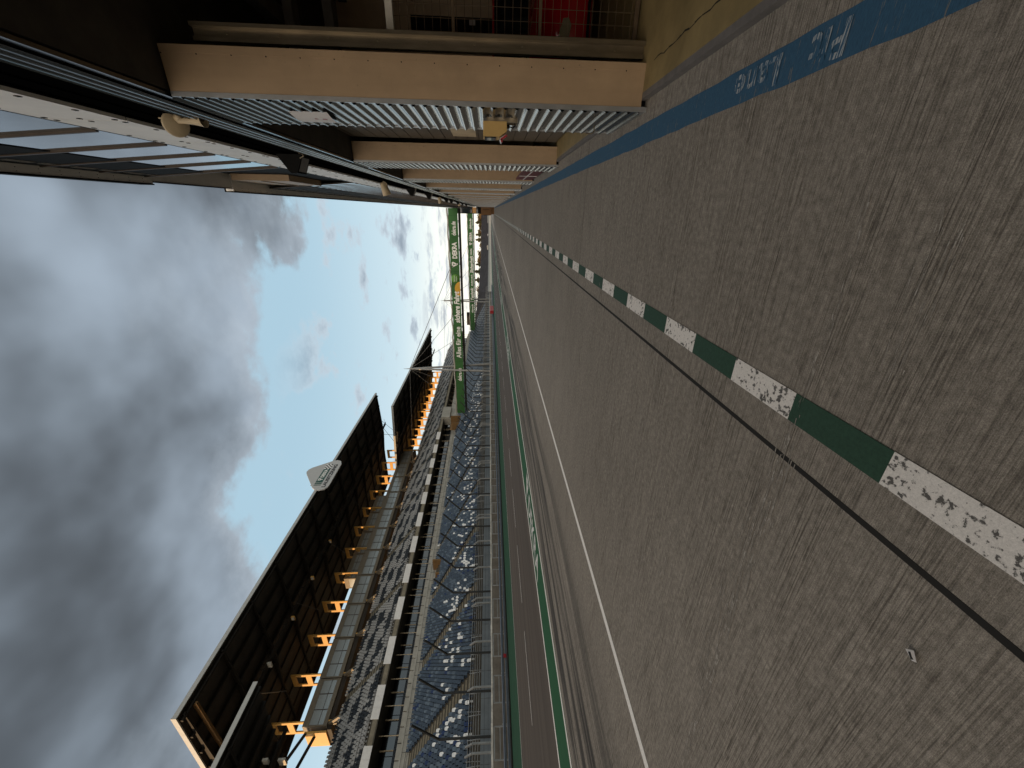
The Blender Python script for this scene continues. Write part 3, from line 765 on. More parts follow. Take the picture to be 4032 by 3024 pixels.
# lower tier steps
NR = 22; RUN, RISE = .786, .393; LX, LZ = -46.0, 3.62
prof = [(LX + .02, -.1), (LX, LZ)]
for r in range(NR):
    x = LX - r * RUN; z = LZ + r * RISE; prof += [(x - RUN + .001, z), (x - RUN, z + RISE)]
prof_end = prof[-1]
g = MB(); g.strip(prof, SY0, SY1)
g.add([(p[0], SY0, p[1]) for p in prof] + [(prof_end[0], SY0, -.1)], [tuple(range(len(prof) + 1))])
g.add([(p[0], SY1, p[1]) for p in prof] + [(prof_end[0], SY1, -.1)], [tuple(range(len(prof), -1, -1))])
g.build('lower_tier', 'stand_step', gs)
LTX, LTZ = prof_end
AIS = [25.05 - 11.15 * 7 + 11.15 * k for k in range(26)]
def in_aisle(y): return any(abs(y - a) < .85 for a in AIS)
g = MB()
for a in AIS:
    if a < 5: continue
    for r in range(NR):
        x = LX - r * RUN; z = LZ + r * RISE
        g.box(x - RUN, x - .02, a - .78, a + .78, z + .01, z + .03); g.box(x - RUN * .5, x - RUN + .01, a - .78, a + .78, z + .03, z + RISE * .5)
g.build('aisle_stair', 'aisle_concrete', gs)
# wall and walkway above it
g = MB(); g.box(LTX - .9, LTX - .5, SY0, SY1, 11.8, 13.55); g.box(LTX - 7, LTX - .9, SY0, SY1, 12.2, 12.9); g.box(LTX - .5, LTX, SY0, SY1, 12.0, LTZ - .02); g.build('walkway_wall', 'stand_concrete', gs)
g = MB(); y = SY0; x = LTX - .3
for z in (LTZ + .5, LTZ + 1.0): g.beam((x, SY0, z), (x, SY1, z), .035, .035)
while y < SY1: g.beam((x, y, LTZ), (x, y, LTZ + 1.0), .035, .035); y += 1.8
g.build('railing', 'fence_dark', gs)
g = MB(); y = SY0
while y < SY1: g.box(-65.75, -65.5, y + .05, y + 1.72, 13.5, 14.42); y += 1.8
g.build('parapet', 'stand_concrete', gs)
g = MB(); y = SY0
while y < SY1:
    for r in range(3): g.box(-66.4 - r * .7, -66.2 - r * .7, y, y + .5, 13.6 + r * .35, 14.5 + r * .35)
    y += .58
g.build('loge_seating', 'seat_black', gs)
g = MB(); y = SY0
while y < SY1: g.box(-68.05, -68.0, y + .03, y + 2.3, 14.4, 16.5); y += 2.36
g.build('loge_glazing', 'window_glass', gs)
g = MB(); g.box(-69.5, -69.3, SY0, SY1, 12.5, 18.2); g.build('loge_back', 'dark_steel', gs)
g = MB(); y = 0.
while y < SY1:
    g.beam((-68.0, y, 13.), (-68.0, y, 17.6), .14, .14); g.beam((-66.0, y + .8, 13.), (-66.0, y + .8, 17.4), .09, .09); y += 7.07 / 2
g.build('loge_post', 'cream_paint', gs)
# upper tier
UX, UZ, NU, URUN, URISE = -64.0, 18.2, 14, .71, .545
prof = [(UX + .25, 17.2), (UX + .25, UZ - .2), (UX, UZ - .2), (UX, UZ)]
for r in range(NU):
    x = UX - r * URUN; z = UZ + r * URISE; prof += [(x - URUN + .001, z), (x - URUN, z + URISE)]
UTX, UTZ = prof[-1]
under = [(UTX, UTZ - 2.2), (UX - 5, 17.2)]
g = MB(); pl = prof + [(UTX - .6, UTZ), (UTX - .6, UTZ - 2.4), (UX - 5, 17.2)]
g.strip(pl + [pl[0]], SY0, SY1)
g.add([(p[0], SY0, p[1]) for p in pl], [tuple(range(len(pl)))]); g.add([(p[0], SY1, p[1]) for p in pl], [tuple(range(len(pl) - 1, -1, -1))])
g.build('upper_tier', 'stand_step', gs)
FRY = [35.95 + 7.08 * k for k in range(-10, 26)]
k = 0
for fy in [37.05 + 7.07 * k for k in range(-12, 10)]:
    g = MB(); 
    for j in range(3): g.box(UX + .27, UX + .33, fy + .01 + j * 1.41, fy + 1.40 + j * 1.41, 17.22, 18.32)
    g.build('front_panel', 'white_panel', gs)
g = MB(); g.box(UX + .251, UX + .27, SY0, SY1, 17.35, 17.95); g.build('front_beam', 'aisle_concrete', gs)
g = MB(); y = SY0
while y < SY1: g.beam((UX + .1, y, 18.), (UX + .1, y, 19.1), .04, .04); y += 1.77
g.beam((UX + .1, SY0, 19.1), (UX + .1, SY1, 19.1), .05, .05); g.beam((UX + .1, SY0, 18.6), (UX + .1, SY1, 18.6), .03, .03); g.build('upper_railing', 'fence_dark', gs)
UAIS = [37.8 - 14.14 * 8 + 14.14 * k for k in range(22)]
g = MB()
for a in UAIS:
    for r in range(NU):
        x = UX - r * URUN; z = UZ + r * URISE
        g.box(x - URUN, x - .02, a - .55, a + .55, z + .01, z + .03); g.box(x - URUN * .5, x - URUN + .01, a - .55, a + .55, z + .03, z + URISE * .5)
g.build('upper_stair', 'aisle_concrete', gs)
# stair mouths in the lower tier
for (ya, yb, zt) in ((51.2, 53.9, 12.9), (106.4, 110.6, 14.6)):
    g = MB(); g.box(-63.9, -61.2, yb, yb + .25, 10.4, zt); g.box(-63.9, -61.2, ya - .25, ya, 10.4, zt - .9); g.box(-64.0, -63.8, ya, yb, 10.4, zt); g.build('stair_mouth', 'vom_brown', gs)
g = MB(); g.box(-64.6, -63.2, 113.5, 121, 15.3, 18.1); g.box(-66, -63.6, 113.2, 113.5, 12.8, 18.1); g.box(-67.5, -63.9, 113.5, 140, 13.2, 15.4); g.build('end_wall', 'stand_concrete', gs)
# suites: a row of glazed boxes under the roof
def suite(y, x=-76., z0=28.3, ht=3.85, dep=4.3, wd=6.9):
    g = MB(); x1 = x - dep; y1 = y + wd
    g.box(x1, x, y, y1, z0 + ht - .95, z0 + ht); g.box(x1, x, y, y1, z0, z0 + .65)
    g.box(x1, x1 + .15, y, y1, z0 + .65, z0 + ht - .95); g.box(x - .22, x, y, y + .2, z0 + .65, z0 + ht - .95); g.box(x - .22, x, y1 - .2, y1, z0 + .65, z0 + ht - .95)
    s_ = g.build('suite_box', 'suite_beige', gs)
    g = MB(); g.box(x - .12, x - .08, y + .2, y1 - .2, z0 + .65, z0 + ht - .95); g.box(x1 + .15, x - .22, y + .05, y + .09, z0 + .65, z0 + ht - .95); gl = g.build('glazing', 'suite_glass', s_)
    g = MB()
    for j in (1, 2): g.box(x - .08, x - .03, y + wd / 3 * j - .05, y + wd / 3 * j + .05, z0 + .65, z0 + ht - .95)
    g.box(x - .08, x - .04, y + .2, y1 - .2, z0 + 1.45, z0 + 1.52); g.build('window_bar', 'mullion', gl)
    g = MB(); g.box(x1 + .5, x - .8, y + 1, y1 - 1, z0 + ht - 1.2, z0 + ht - 1.0); g.box(x - 2.4, x - 1.2, y + 1.2, y1 - 1.2, z0 + .65, z0 + 1.4); g.build('suite_interior', 'seat_grey', s_)
m, nt, b = mk('suite_glass')
b.inputs['Base Color'].default_value = (.38, .40, .39, 1); b.inputs['Metallic'].default_value = .25; b.inputs['Roughness'].default_value = .22
for k in range(11): suite(35.3 + 7.08 * k)
for k in range(4, 8): suite(35.3 + 7.08 * k, -77.2, 32.3, 3.0, 3.2)
g = MB(); g.box(-82, -76.3, 34.9, 113.5, 27.5, 28.25); g.build('suite_floor', 'roof_under', gs)
for k in range(11):
    g = MB()
    y = 35.3 + 7.08 * k
    g.beam((-73.6, y + .4, 25.3), (-76.2, y + .4, 28.0), .3, .45); g.beam((-75.6, y + .4, 25.), (-76.5, y + .4, 28.2), .3, .3)
    g.build('suite_strut', 'suite_beige', gs)
g = MB(); g.box(-80.3, -76.4, 34.55, 34.85, 28.2, 31.6); g.build('suite_lit_end', 'portal_ochre', gs)  # end wall in ochre, low sunlight put into its colour
g = MB(); g.beam((-76.5, 34.6, 31.4), (-70, 20.5, 34.0), .25, .4); g.beam((-77.5, 34.6, 30.2), (-73, 20.5, 32.0), .25, .4); g.build('end_tie', 'roof_beam', gs)
# ochre portal frames
def portal(y, ztop, zmid, zbot):
    t_ = .2
    g = MB(); x0, x1 = -79.4, -76.1
    g.box(x1 - .52, x1, y, y + t_, zbot, ztop); g.box(x0, x0 + .52, y, y + t_, zbot, ztop)
    g.box(x0 + .52, x1 - .52, y, y + t_, ztop - .8, ztop); g.box(x0 + .52, x1 - .52, y, y + t_, zmid - .2, zmid + .75)
    g.box(x0 + .52, x1 - .52, y, y + t_, zbot, zbot + .7)
    return g.build('portal_frame', 'portal_ochre', gs)
for k in range(0, 12):
    portal(35.95 + 7.08 * k, 37.5, 34.2, 24.6)
for k in range(12, 22):
    portal(35.95 + 7.08 * k, 31.8, 28.6, 24.0)
for k in range(-9, 0):
    portal(35.95 + 7.08 * k, 31.8, 28.6, 24.0)
# roofs
m, nt, b = mk('roof_sheet')
v = coord(nt); 
wv = nn(nt, 'ShaderNodeTexWave', wave_type='BANDS', bands_direction='X'); wv.inputs['Scale'].default_value = 1.1; nt.links.new(v, wv.inputs['Vector'])
nt.links.new(ramp(nt, noise(nt, v, .4, 4), .3, .7, (.030, .024, .018, 1), (.052, .042, .032, 1)), b.inputs['Base Color']); b.inputs['Roughness'].default_value = .7
bump(nt, b, wv.outputs['Fac'], .6, .05)
def roof(ya, yb, zf, zb, xf=-54., xb=-78.5):
    g = MB(); g.extr([(xf, zf), (xf, zf + .5), (xb, zb + .5), (xb, zb)], 'y', ya, yb)
    r_ = g.build('roof', 'roof_sheet', gs)
    g = MB(); g.box(xf + .002, xf + .14, ya, yb, zf - .12, zf + .42); g.build('front_edge', 'fascia_grey', r_)
    def zu(x): return zf + (zb - zf) * (x - xf) / (xb - xf)
    g = MB(); nb = 9
    for i in range(nb):
        x = xf + (xb - xf) * (i + .25) / nb; g.box(x - .14, x + .14, ya + .1, yb - .1, zu(x) - (.42 if x > -72 else .2), zu(x) - .002)
    y = ya + .6
    while y < yb:
        g.extr([(xf - .5, zu(xf - .5) - .003), (xf - .5, zu(xf - .5) - .35), (xf - 14, zu(xf - 14) - .95), (xb + 11, zu(xb + 11) - .35), (xb, zb - .35), (xb, zb - .003)][::-1], 'y', y, y + .28); y += 7.08
    g.build('purlin', 'roof_beam', r_)
    g = MB(); g.extr([(xf + .14, zf - .1), (xf + .14, zf + .5), (xb, zb + .5), (xb, zb - .1)], 'y', ya - .16, ya - .003); g.build('end_edge', 'fascia_grey', r_)
    g = MB(); g.box(xb - .3, xb - .003, ya, yb, zb - 1.1, zb + .5); g.build('rear_edge', 'roof_beam', r_)
    g = MB(); x = xf - 11; g.box(x - .5, x + .5, ya, yb, zu(x) - 1.65, zu(x) - 1.55); 
    y = ya + .6
    while y < yb:
        g.beam((x, y, zu(x) - 1.6), (x, y, zu(x) - .3), .08, .08); g.beam((x + 1.2, y + 1.8, zu(x) - 1.0), (x - .3, y + 1.8, zu(x) - 1.2), .05, .05); y += 3.54
    g.build('catwalk', 'roof_beam', r_)
    return r_
roof(26.6, 113.2, 38.05, 38.1, xb=-86.); roof(104.2, 187.5, 30.85, 32.2, xb=-83.); roof(-62, 30.0, 30.85, 32.2, xb=-83.)
g = MB(); g.beam((-55, 28.6, 37.6), (-77, 28.6, 36.8), .3, .5); g.build('end_rafter', 'vom_brown', gs)
for pq in [[(-64, 34 + 14.1 * k, 36.2), (-73, 39 + 14.1 * k, 35.6)] for k in range(5)] + [[(-66, 108, 37), (-75, 121, 31)], [(-60, 108, 37), (-74, 116, 31)], [(-56, 104, 37.6), (-76, 112, 31.5)]]:
    g = MB(); g.path(pq, .06); g.build('tie_rod', 'fence_dark', gs)
# lamps under the big roof
def roof_lamp(x, y, z, label, m='lamp_white', s=1.):
    t = thing('roof_floodlight', (x, y, z), label, 'floodlight', 'floodlights under the grandstand roof')
    g = MB(); g.box(x - .5 * s, x + .5 * s, y - .12, y + .14, z - .35 * s, z + .35 * s); g.build('case', m, t)
    g = MB(); g.box(x - .42 * s, x + .42 * s, y - .15, y - .125, z - .27 * s, z + .27 * s); g.build('glass', 'lamp_white', t)
    g = MB(); g.beam((x, y + .05, z + .35 * s), (x, y + .05, z + 1.3), .07, .07); g.build('arm', 'roof_beam', t)
roof_lamp(-65., 38.5, 36.2, 'white floodlight hanging from the catwalk of the high roof, nearest its open end')
roof_lamp(-65., 46., 36.0, 'second hanging floodlight along the catwalk of the high roof', 'portal_ochre', .8)
roof_lamp(-65., 54., 36.0, 'third hanging floodlight along the catwalk of the high roof', 'portal_ochre', .8)
roof_lamp(-65., 63., 36.0, 'fourth hanging floodlight along the catwalk of the high roof', 'portal_ochre', .7)
roof_lamp(-62., 25.5, 29.4, 'pale floodlight hanging under the low roof at the left edge', 'lamp_white', .9)
roof_lamp(-66., 27., 29.0, 'gridded pale floodlight under the end of the low roof', 'lamp_white', 1.3)

# ---- seats
def seat_mesh(m, m2=None):
    g = MB(); hw = .18
    # shell: rounded back (outline in y,z) with thickness, pan below
    bk = [(-hw, .05), (-hw, .34), (-hw * .8, .44), (-hw * .4, .475), (hw * .4, .475), (hw * .8, .44), (hw, .34), (hw, .05)]
    n = len(bk); sl = -.16
    vs = [(sl * (z / .475) * .5 - .28, y_, z + .38) for y_, z in bk] + [(sl * (z / .475) * .5 - .32, y_, z + .38) for y_, z in bk]
    g.add(vs, [tuple(range(n - 1, -1, -1)), tuple(range(n, 2 * n))] + [(i, (i + 1) % n, n + (i + 1) % n, n + i) for i in range(n)])
    g.box(-.28, .08, -hw, hw, .385, .425); g.box(.04, .085, -hw * .95, hw * .95, .36, .39)
    g.box(-.2, -.14, -.1, .1, .02, .385)
    return g.mesh('stadium_seat', m)
SM = {m: seat_mesh(m) for m in ('seat_blue', 'seat_pale', 'seat_navy', 'seat_white', 'seat_grey', 'seat_black')}
rnd = random.Random(11)
low = []; 
P_ = .46
camp = Vector((0, 0, 1.6))
for r in range(NR):
    x = LX - r * RUN - .40; z = LZ + r * RISE
    y = 12.
    while y < 214:
        if not in_aisle(y) and not (r > 17 and (50.5 < y < 54.3 or 106 < y < 111)):
            q = rnd.random(); pw = .0
            if y < 104: pw = .17 if r in (2, 3, 4, 6, 7) else .12 if r in (1, 5, 8) else .012 if r > 12 else .05
            elif y < 112 and r < 9: pw = .15
            cl = math.sin(y * 1.7 + r * 2.1) * .5 + .5
            low.append((x, y, z, 'seat_white' if q < pw * (.5 + cl) else 'seat_navy' if q > .95 else 'seat_pale' if q > .72 else 'seat_blue'))
        y += P_
up = []
for r in range(NU):
    x = UX - r * URUN - .40; z = UZ + r * URISE
    y = 14.
    while y < 214:
        if not any(abs(y - a) < .62 for a in UAIS):
            u = (y * .55 + r * 1.1); pat = math.sin(u) + .55 * math.sin(y * 1.31 - r * .8) + .25 * math.sin(y * .37 + r * 2.3)
            up.append((x, y, z, 'seat_black' if pat + rnd.uniform(-.45, .45) > .25 else 'seat_grey'))
        y += .5
def d2(s): return (Vector(s[:3]) - camp).length
import bpy_extras
def inframe(s):
    c = bpy_extras.object_utils.world_to_camera_view(scn, co, Vector((s[0], s[1], s[2] + .6)))
    return -.002 < c.x < 1.002 and .002 < c.y < 1.02 and c.z > 0
bpy.context.view_layer.update()
LBL = {'seat_blue': ('blue grey seat among the nearest rows of the lower tier', 'blue grey lower tier seats'),
       'seat_pale': ('blue seat tinted with a highlight among the nearest rows of the lower tier', 'highlight-tinted blue lower tier seats'),
       'seat_navy': ('deep blue seat among the paler blue seats of the lower tier', 'deep blue lower tier seats'),
       'seat_white': ('white seat scattered among blue seats of the lower tier', 'white lower tier seats'),
       'seat_grey': ('pale grey seat among the nearest rows of the upper tier', 'pale grey upper tier seats'),
       'seat_black': ('black seat among the nearest rows of the upper tier', 'black upper tier seats')}
def place(seats, nmax, nm):
    vis = sorted([s for s in seats if inframe(s)], key=d2); near = set(vis[:nmax])
    rest = {}
    for s in seats:
        if s in near:
            o = bpy.data.objects.new(nm, SM[s[3]]); COL.objects.link(o); o.location = s[:3]
            tag(o, LBL[s[3]][0], 'seat', LBL[s[3]][1])
        else: rest.setdefault(s[3], []).append(s)
    for m_, ss in rest.items():
        src = SM[m_]; sv = [v.co.copy() for v in src.vertices]; sf_ = [tuple(p.vertices) for p in src.polygons]
        V = []; F = []
        for s in ss:
            o0 = len(V); V += [(v.x + s[0], v.y + s[1], v.z + s[2]) for v in sv]; F += [tuple(i + o0 for i in f) for f in sf_]
        me = bpy.data.meshes.new('seat_rows'); me.from_pydata(V, [], F); me.materials.append(MATS[m_])
        o = bpy.data.objects.new('seat_rows', me); COL.objects.link(o)
        tag(o, 'mass of ' + {'seat_blue': 'blue grey', 'seat_pale': 'highlight-tinted blue', 'seat_navy': 'deep blue', 'seat_white': 'scattered white', 'seat_grey': 'pale grey', 'seat_black': 'black'}[m_] + ' seats filling the ' + ('lower' if nm == 'stadium_seat' else 'upper') + ' tier of the grandstand', 'seating', kind='stuff')
place(low, 290, 'stadium_seat'); place(up, 290, 'folding_seat')

# ---- triangular sign on the roof edge
sg = thing('roof_sign', (-53.6, 71, 36), 'grey rounded triangle sign reading LAUSITZRING on the front edge of the high roof', 'sign')
tri = [(66.0, 36.0), (76.2, 35.9), (71.6, 42.7)]
def rounded(pts, r, n=8):
    out = []; m_ = len(pts)
    for i in range(m_):
        p = Vector(pts[i]); a = (Vector(pts[i - 1]) - p).normalized(); c = (Vector(pts[(i + 1) % m_]) - p).normalized()
        ang = a.angle(c); d = r / math.tan(ang / 2); bis = (a + c).normalized(); ctr = p + bis * (r / math.sin(ang / 2))
        s = p + a * d; e = p + c * d; a0 = math.atan2(s.y - ctr.y, s.x - ctr.x); a1 = math.atan2(e.y - ctr.y, e.x - ctr.x)
        da = (a1 - a0 + math.pi) % (2 * math.pi) - math.pi
        out += [(ctr.x + r * math.cos(a0 + da * k / n), ctr.y + r * math.sin(a0 + da * k / n)) for k in range(n + 1)]
    return out
g = MB(); g.extr([(67.5, 35.85), (74.8, 35.85), (76.0, 36.3), (76.4, 37.2), (76.1, 38.2), (73.6, 41.9), (72.9, 42.4), (72.1, 42.5), (71.4, 42.2), (66.6, 39.0), (66.0, 38.2), (65.85, 37.3), (66.2, 36.4), (66.8, 35.95)], 'x', -53.85, -53.6); g.build('plate', 'sign_grey', sg)
XS = -53.59
def sq(mb, ya, yb, za, zb): mb.extr([(ya, za), (yb, za), (yb, zb), (ya, zb)][::-1], 'x', XS, XS + .03)
g = MB(); sq(g, 68.3, 73.0, 37.65, 39.05); sq(g, 67.75, 68.1, 37.65, 39.05); sq(g, 67.35, 67.5, 37.65, 39.05); g.build('green_band', 'sign_green', sg)
g = MB(); gb = MB()
for i in range(5):
    for j in range(4): sq(g if (i + j) % 2 else gb, 73.0 + i * .37, 73.37 + i * .37, 37.65 + j * .35, 38.0 + j * .35)
g.build('chequer_white', 'sign_white', sg); gb.build('chequer_black', 'sign_black', sg)
text('lettering', 'LAUSITZRING', 1.02, 'sign_black', sg, (XS + .02, 66.75, 36.55), (0, 1, 0), (0, 0, 1), width=7.9, extrude=.01, bold=.03)
text('lettering', 'DEKRA', 1.05, 'sign_white', sg, (XS + .05, 70.0, 37.97), (0, 1, 0), (0, 0, 1), width=2.75, extrude=.01, bold=.03)
g = MB(); deltalogo(g, (XS + .05, 68.75, 37.9), (0, 1, 0), (0, 0, 1), .95); g.build('triangle_mark', 'sign_white', sg)
g = MB(); g.beam((-54.1, 68, 37), (-54.1, 68, 40), .15, .15); g.beam((-54.1, 75, 37), (-54.1, 75, 39), .15, .15); g.box(-54.2, -53.86, 67.5, 75.5, 37.9, 38.1); g.build('bracket', 'roof_beam', sg)

# ---------------------------------------------------------------- gantries
def gantry(Yg, label, xl, xr, texts, mastx):
    gt = thing('banner_gantry', (-28, Yg, 0), label, 'gantry')
    g = MB(); n = 34
    g.box(xl, xr, Yg - .06, Yg, 9.45, 11.75); bn = g.build('banner', 'banner_green', gt)
    g = MB()
    for i in range(n): x = xl + (xr - xl) * i / n; g.box(x - .02, x + .02, Yg - .075, Yg - .061, 9.45, 11.75)
    g.build('seam', 'dark_green', bn)
    g = MB(); pts = []
    for i in range(60):
        x = xl + (xr - xl) * i / 59; pts.append((x, Yg + .12, 12.0 + .10 * math.sin(i * 1.1) + (.06 if i % 5 == 0 else 0)))
    g.path(pts, .20, 8); g.build('awning_roll', 'awning_white', gt)
    g = MB(); g.beam((xl, Yg + .3, 9.2), (xr, Yg + .3, 9.2), .3, .3); g.beam((xl, Yg + 1.6, 9.2), (xr, Yg + 1.6, 9.2), .3, .3); g.beam((xl, Yg + .9, 11.7), (xr, Yg + .9, 11.7), .3, .3); g.beam((xl, Yg + .3, 8.85), (xr, Yg + .3, 8.85), .25, .2)
    x = xl; s = 1
    while x < xr - 1:
        g.beam((x, Yg + .3, 9.2), (x + 1.7, Yg + .9, 11.7), .12, .12); g.beam((x + 1.7, Yg + .9, 11.7), (x + 3.4, Yg + .3, 9.2), .12, .12); x += 3.4
    g.build('truss', 'roof_beam', gt)
    g = MB(); g.tube((mastx, Yg - .6, -.1), (mastx + .6, Yg + .3, 25.), .34, 10, r2=.26); g.tube((mastx + 1.0, Yg + 3, -.1), (mastx + .6, Yg + .3, 25.), .34, 10, r2=.26); g.tube((mastx + .6, Yg + .3, 24.8), (mastx + .6, Yg + .3, 26.8), .16, 8, r2=.03); g.build('mast', 'fence_grey', gt)
    g = MB(); ap = (mastx + .6, Yg + .3, 25.)
    for x in (xl + 2, xl + 9, mastx + 9, mastx + 16): g.tube(ap, (x, Yg + .9, 11.8), .05, 5)
    if xr > -2: g.tube(ap, (xr - 14, Yg + .9, 11.8), .07, 5)
    g.tube(ap, (xl - 16, Yg - 4, 26), .05, 5); g.build('stay_cable', 'cable_grey', gt)
    for body, x, w_, sz, bold, sh in texts:
        sz *= 1.12; text('lettering', body, sz, 'sign_white', gt, (x, Yg - .09, 9.45 + (2.3 - sz * .72) / 2), (1, 0, 0), (0, 0, 1), width=w_, extrude=.008, bold=bold + .022, shear=sh)
    return gt
g1 = gantry(105., 'nearer green banner gantry spanning the track with Alles für eine sichere Fahrt on it', -57., .42,
            [('dekra.de', -46.2, 4.1, 1.35, .02, 0), ('Alles für eine', -39.0, 9.3, 1.7, .015, 0), ('sichere Fahrt', -28.6, 8.7, 1.75, .05, .2), ('DEKRA', -11.5, 4.0, 1.45, .05, 0), ('dekra.de', -5.9, 3.3, 1.3, .02, 0)], -43.)
g = MB(); deltalogo(g, (-13.8, 104.9, 9.9), (1, 0, 0), (0, 0, 1), 1.5); g.build('triangle_mark', 'sign_white', g1)
g = MB(); g.lathe([(0, 0), (1.12, 0), (1.12, .02), (0, .03)], (-16.6, 104.94, 10.66), (0, -1, 0), 28); g.build('round_badge', 'badge_green', g1)
text('lettering', 'Sichere', .5, 'sign_white', g1, (-17.4, 104.89, 10.75), (1, 0, 0), (0, 0, 1), width=1.6, extrude=.005); text('lettering', 'Leute', .5, 'sign_white', g1, (-17.2, 104.89, 10.25), (1, 0, 0), (0, 0, 1), width=1.2, extrude=.005)
g = MB(); cxb, czb = -19.3, 9.47; pts = [(cxb + 1.9 * math.cos(math.pi * i / 20), czb + 1.45 * math.sin(math.pi * i / 20)) for i in range(21)]
g.extr(pts[::1], 'y', 104.92, 104.935); g.build('yellow_half_disc', 'badge_yellow', g1)
g2 = gantry(198., 'farther green banner gantry spanning the track with Technik and Sicherheit on it', -58., -1.,
            [('dekra.de', -48.5, 4.4, 1.2, .02, 0), ('Technik', -42.0, 6.4, 1.7, .05, .15), ('ändert sich.', -34.8, 5.6, 1.05, .01, .15), ('Sicherheit', -28.5, 8.2, 1.7, .05, .15), ('bleibt.', -19.8, 2.9, 1.05, .01, .15), ('DEKRA', -13.6, 4., 1.4, .05, 0), ('dekra.de', -8.2, 4.6, 1.25, .02, 0)], -43.)
g = MB(); deltalogo(g, (-15.6, 197.9, 9.9), (1, 0, 0), (0, 0, 1), 1.4); g.build('triangle_mark', 'sign_white', g2)

# ---------------------------------------------------------------- far end of the circuit
fs_ = thing('far_grandstand', (-40, 380, 0), 'dark distant seating bank curving across the end of the straight', 'grandstand')
path_ = [(-46., 216.), (-45., 270.), (-42., 330.), (-34., 400.), (-20., 455.), (0., 490.), (30., 515.), (70, 530)]
g = MB(); gst = MB(); prevs = None
for i, (x, y) in enumerate(path_):
    a = path_[max(0, i - 1)]; c = path_[min(len(path_) - 1, i + 1)]; d = Vector((c[0] - a[0], c[1] - a[1])).normalized(); nrm = Vector((-d.y, d.x))
    cur = []
    for k in range(15):
        o_ = k * 1.25; z = 2.2 + k * .62
        if k == 14: o_ = 18
        cur += [(x + nrm.x * o_, y + nrm.y * o_, z), (x + nrm.x * (o_ + 1.24), y + nrm.y * (o_ + 1.24), z)]
    cur = [(x, y, -.2)] + cur + [(x + nrm.x * 20, y + nrm.y * 20, -.2)]
    if prevs:
        n = len(cur); g.add(prevs + cur, [(j, j + 1, n + j + 1, n + j) for j in range(n - 1)])
    prevs = cur
g.build('terrace', 'bank_dark', fs_)
fw = thing('far_barrier', (-20, 400, 0), 'pale concrete barrier along the foot of the distant seating bank', 'wall')
g = MB(); gr_ = MB()
off = 5.
pp = []
for i, (x, y) in enumerate(path_):
    a = path_[max(0, i - 1)]; c = path_[min(len(path_) - 1, i + 1)]; d = Vector((c[0] - a[0], c[1] - a[1])).normalized(); nrm = Vector((-d.y, d.x)); pp.append((x - nrm.x * off, y - nrm.y * off))
for a, c in zip(pp, pp[1:]): g.beam((*a, .75), (*c, .75), .3, 1.9); gr_.beam((*a, 2.2), (*c, 2.2), .1, .9)
g.build('barrier', 'coping', fw); gr_.build('fence_band', 'fence_grey', fw)
for (x, y, wd, h, m_, lb) in ((-27.5, 452, 9, 1.6, 'paper_white', 'white advertising board on the far barrier, left of the others'), (-7, 478, 12, 1.4, 'fascia_grey', 'pale grey board on the far barrier beside the tower'), (-33, 405, 4, 2.0, 'awning_white', 'small white board on the far barrier below the conifers')):
    t = thing('advert_board', (x, y, 0), lb, 'board'); g = MB(); g.box(x - wd / 2, x + wd / 2, y - 6.2, y - 6.0, 2.0, 2.0 + h); g.build('face', m_, t); g = MB(); g.box(x - wd / 2 + .2, x - wd / 2 + .4, y - 6.0, y - 5.8, -.2, 2.0 + h); g.box(x + wd / 2 - .4, x + wd / 2 - .2, y - 6.0, y - 5.8, -.2, 2.0 + h); g.build('post', 'fence_grey', t)
# dark scoreboards beside the far stand
for (xa, xb, y, z0, z1, lb) in ((-62.6, -55.0, 225, 12.8, 15.3, 'dark scoreboard panel on posts, seen under the nearer gantry on the right'), (-86., -76.5, 226, 13.2, 16.0, 'dark scoreboard panel on posts, seen under the nearer gantry on the left')):
    t = thing('scoreboard', ((xa + xb) / 2, y, 0), lb, 'scoreboard'); g = MB(); g.box(xa, xb, y, y + .6, z0, z1); g.build('panel', 'roof_beam', t); g = MB(); g.box(xa + .6, xa + .9, y + .61, y + .9, 0, z1); g.box(xb - .9, xb - .6, y + .61, y + .9, 0, z1); g.build('post', 'fence_dark', t)
t = thing('service_block', (-80, 190, 0), 'pale concrete service block beyond the end of the upper tier', 'building')
g = MB(); g.box(-100, -76, 219, 226, -.2, 13.0); g.build('wall', 'stand_concrete', t); g = MB(); g.box(-100.2, -75.8, 218.8, 226.2, 13.0, 13.4); g.build('roof', 'fence_dark', t)

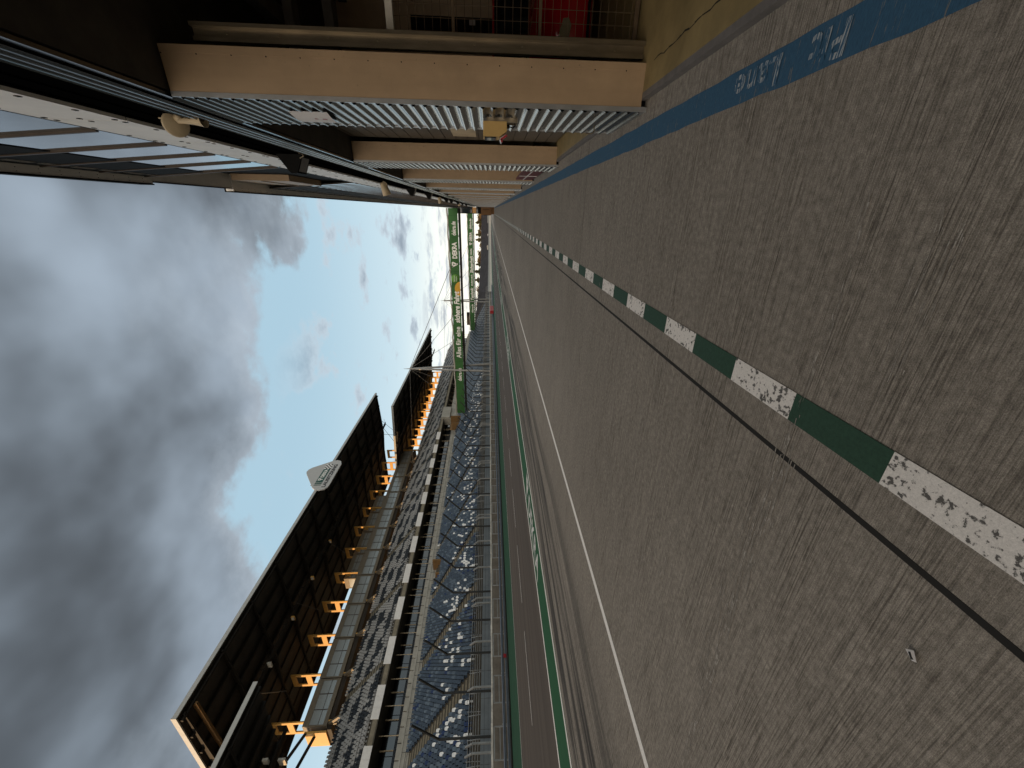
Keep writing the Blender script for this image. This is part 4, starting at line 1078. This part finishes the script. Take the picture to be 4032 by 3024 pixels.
# trees
def tree(x, y, h, wd, kind, label):
    wd *= 2.1
    rr = random.Random(int(x * 31 + y))
    t = thing('conifer_tree' if kind == 'pine' else 'leafy_tree', (x, y, -.3), label, 'tree', 'trees beyond the far stand')
    g = MB(); g.tube((x, y, -.3), (x + rr.uniform(-.3, .3), y, h * .8), wd * .06, 7, r2=wd * .02)
    for i in range(7):
        z = h * rr.uniform(.3, .75); a = rr.uniform(0, 6.28); g.tube((x, y, z), (x + math.cos(a) * wd * .4, y + math.sin(a) * wd * .4, z + h * .1), wd * .02, 5, r2=.02)
    g.build('trunk', 'bark', t)
    g = MB(); n = 1300
    clumps = [(rr.uniform(-1, 1), rr.uniform(-1, 1), rr.uniform(.3, 1.)) for _ in range(16)]
    for i in range(n):
        if kind == 'pine':
            tz = rr.random() ** .8; z = h * (.18 + .82 * tz); rad = wd * .5 * (1.05 - tz) * (.75 + .35 * math.sin(tz * 26 + x)); a = rr.uniform(0, 6.28); q = rad * math.sqrt(rr.random())
            c = Vector((x + math.cos(a) * q, y + math.sin(a) * q, z))
        else:
            cl = clumps[i % 16]; c = Vector((x + cl[0] * wd * .34 + rr.gauss(0, wd * .09), y + cl[1] * wd * .34 + rr.gauss(0, wd * .09), h * (.12 + .74 * cl[2]) + rr.gauss(0, h * .06)))
        s = rr.uniform(.5, 1.15) * (1.0 if kind == 'pine' else 1.1); u = Vector((rr.gauss(0, 1), rr.gauss(0, 1), rr.gauss(0, .6))).normalized(); v_ = u.orthogonal().normalized()
        g.add([c + u * s, c + v_ * s * .6, c - u * s, c - v_ * s * .6], [(0, 1, 2, 3)], 0 if rr.random() < .75 else 1)
    g.build('crown', ['leaf_dark', 'leaf_brown'] if kind == 'pine' else ['leaf_brown', 'leaf_dark'], t)
TR = [(1, 552, 17.5, 10, 'leaf', 'bare topped brown tree nearest the control tower'), (-8, 560, 18.5, 9, 'leaf', 'brown leafy tree, second left of the control tower'), (-15, 555, 19.5, 7, 'pine', 'slim conifer between brown leafy trees beyond the far stand'),
      (-23, 562, 18.5, 10, 'leaf', 'brown leafy tree standing between two conifers beyond the far stand'), (-30, 556, 19.5, 8, 'pine', 'dark conifer right of the low gap in the far treeline'), (-37, 565, 20, 9, 'pine', 'tall dark conifer beside the low gap in the far treeline'),
      (-46, 560, 15.5, 10, 'leaf', 'low pale brown tree in the gap of the far treeline'), (-58, 556, 19, 10, 'leaf', 'broad brown tree left of the gap in the far treeline'), (-68, 552, 20, 9, 'pine', 'dark conifer left of the broad brown tree beyond the far stand'),
      (-77, 548, 22.5, 10, 'pine', 'tallest dark conifer of the left half of the treeline'), (-87, 540, 22, 11, 'pine', 'bushy dark conifer next to the tallest one beyond the far stand'), (-97, 530, 21, 12, 'leaf', 'brown leafy tree at the left end of the conifers'),
      (-106, 505, 20, 12, 'leaf', 'sunlit brown tree seen just under the farther gantry'), (-108, 475, 19.5, 12, 'leaf', 'leafy brown tree rising behind the far stand, beneath the Technik banner'), (-125, 420, 19, 12, 'leaf', 'brown tree farthest left behind the curving far stand')]
for a in TR: tree(*a)
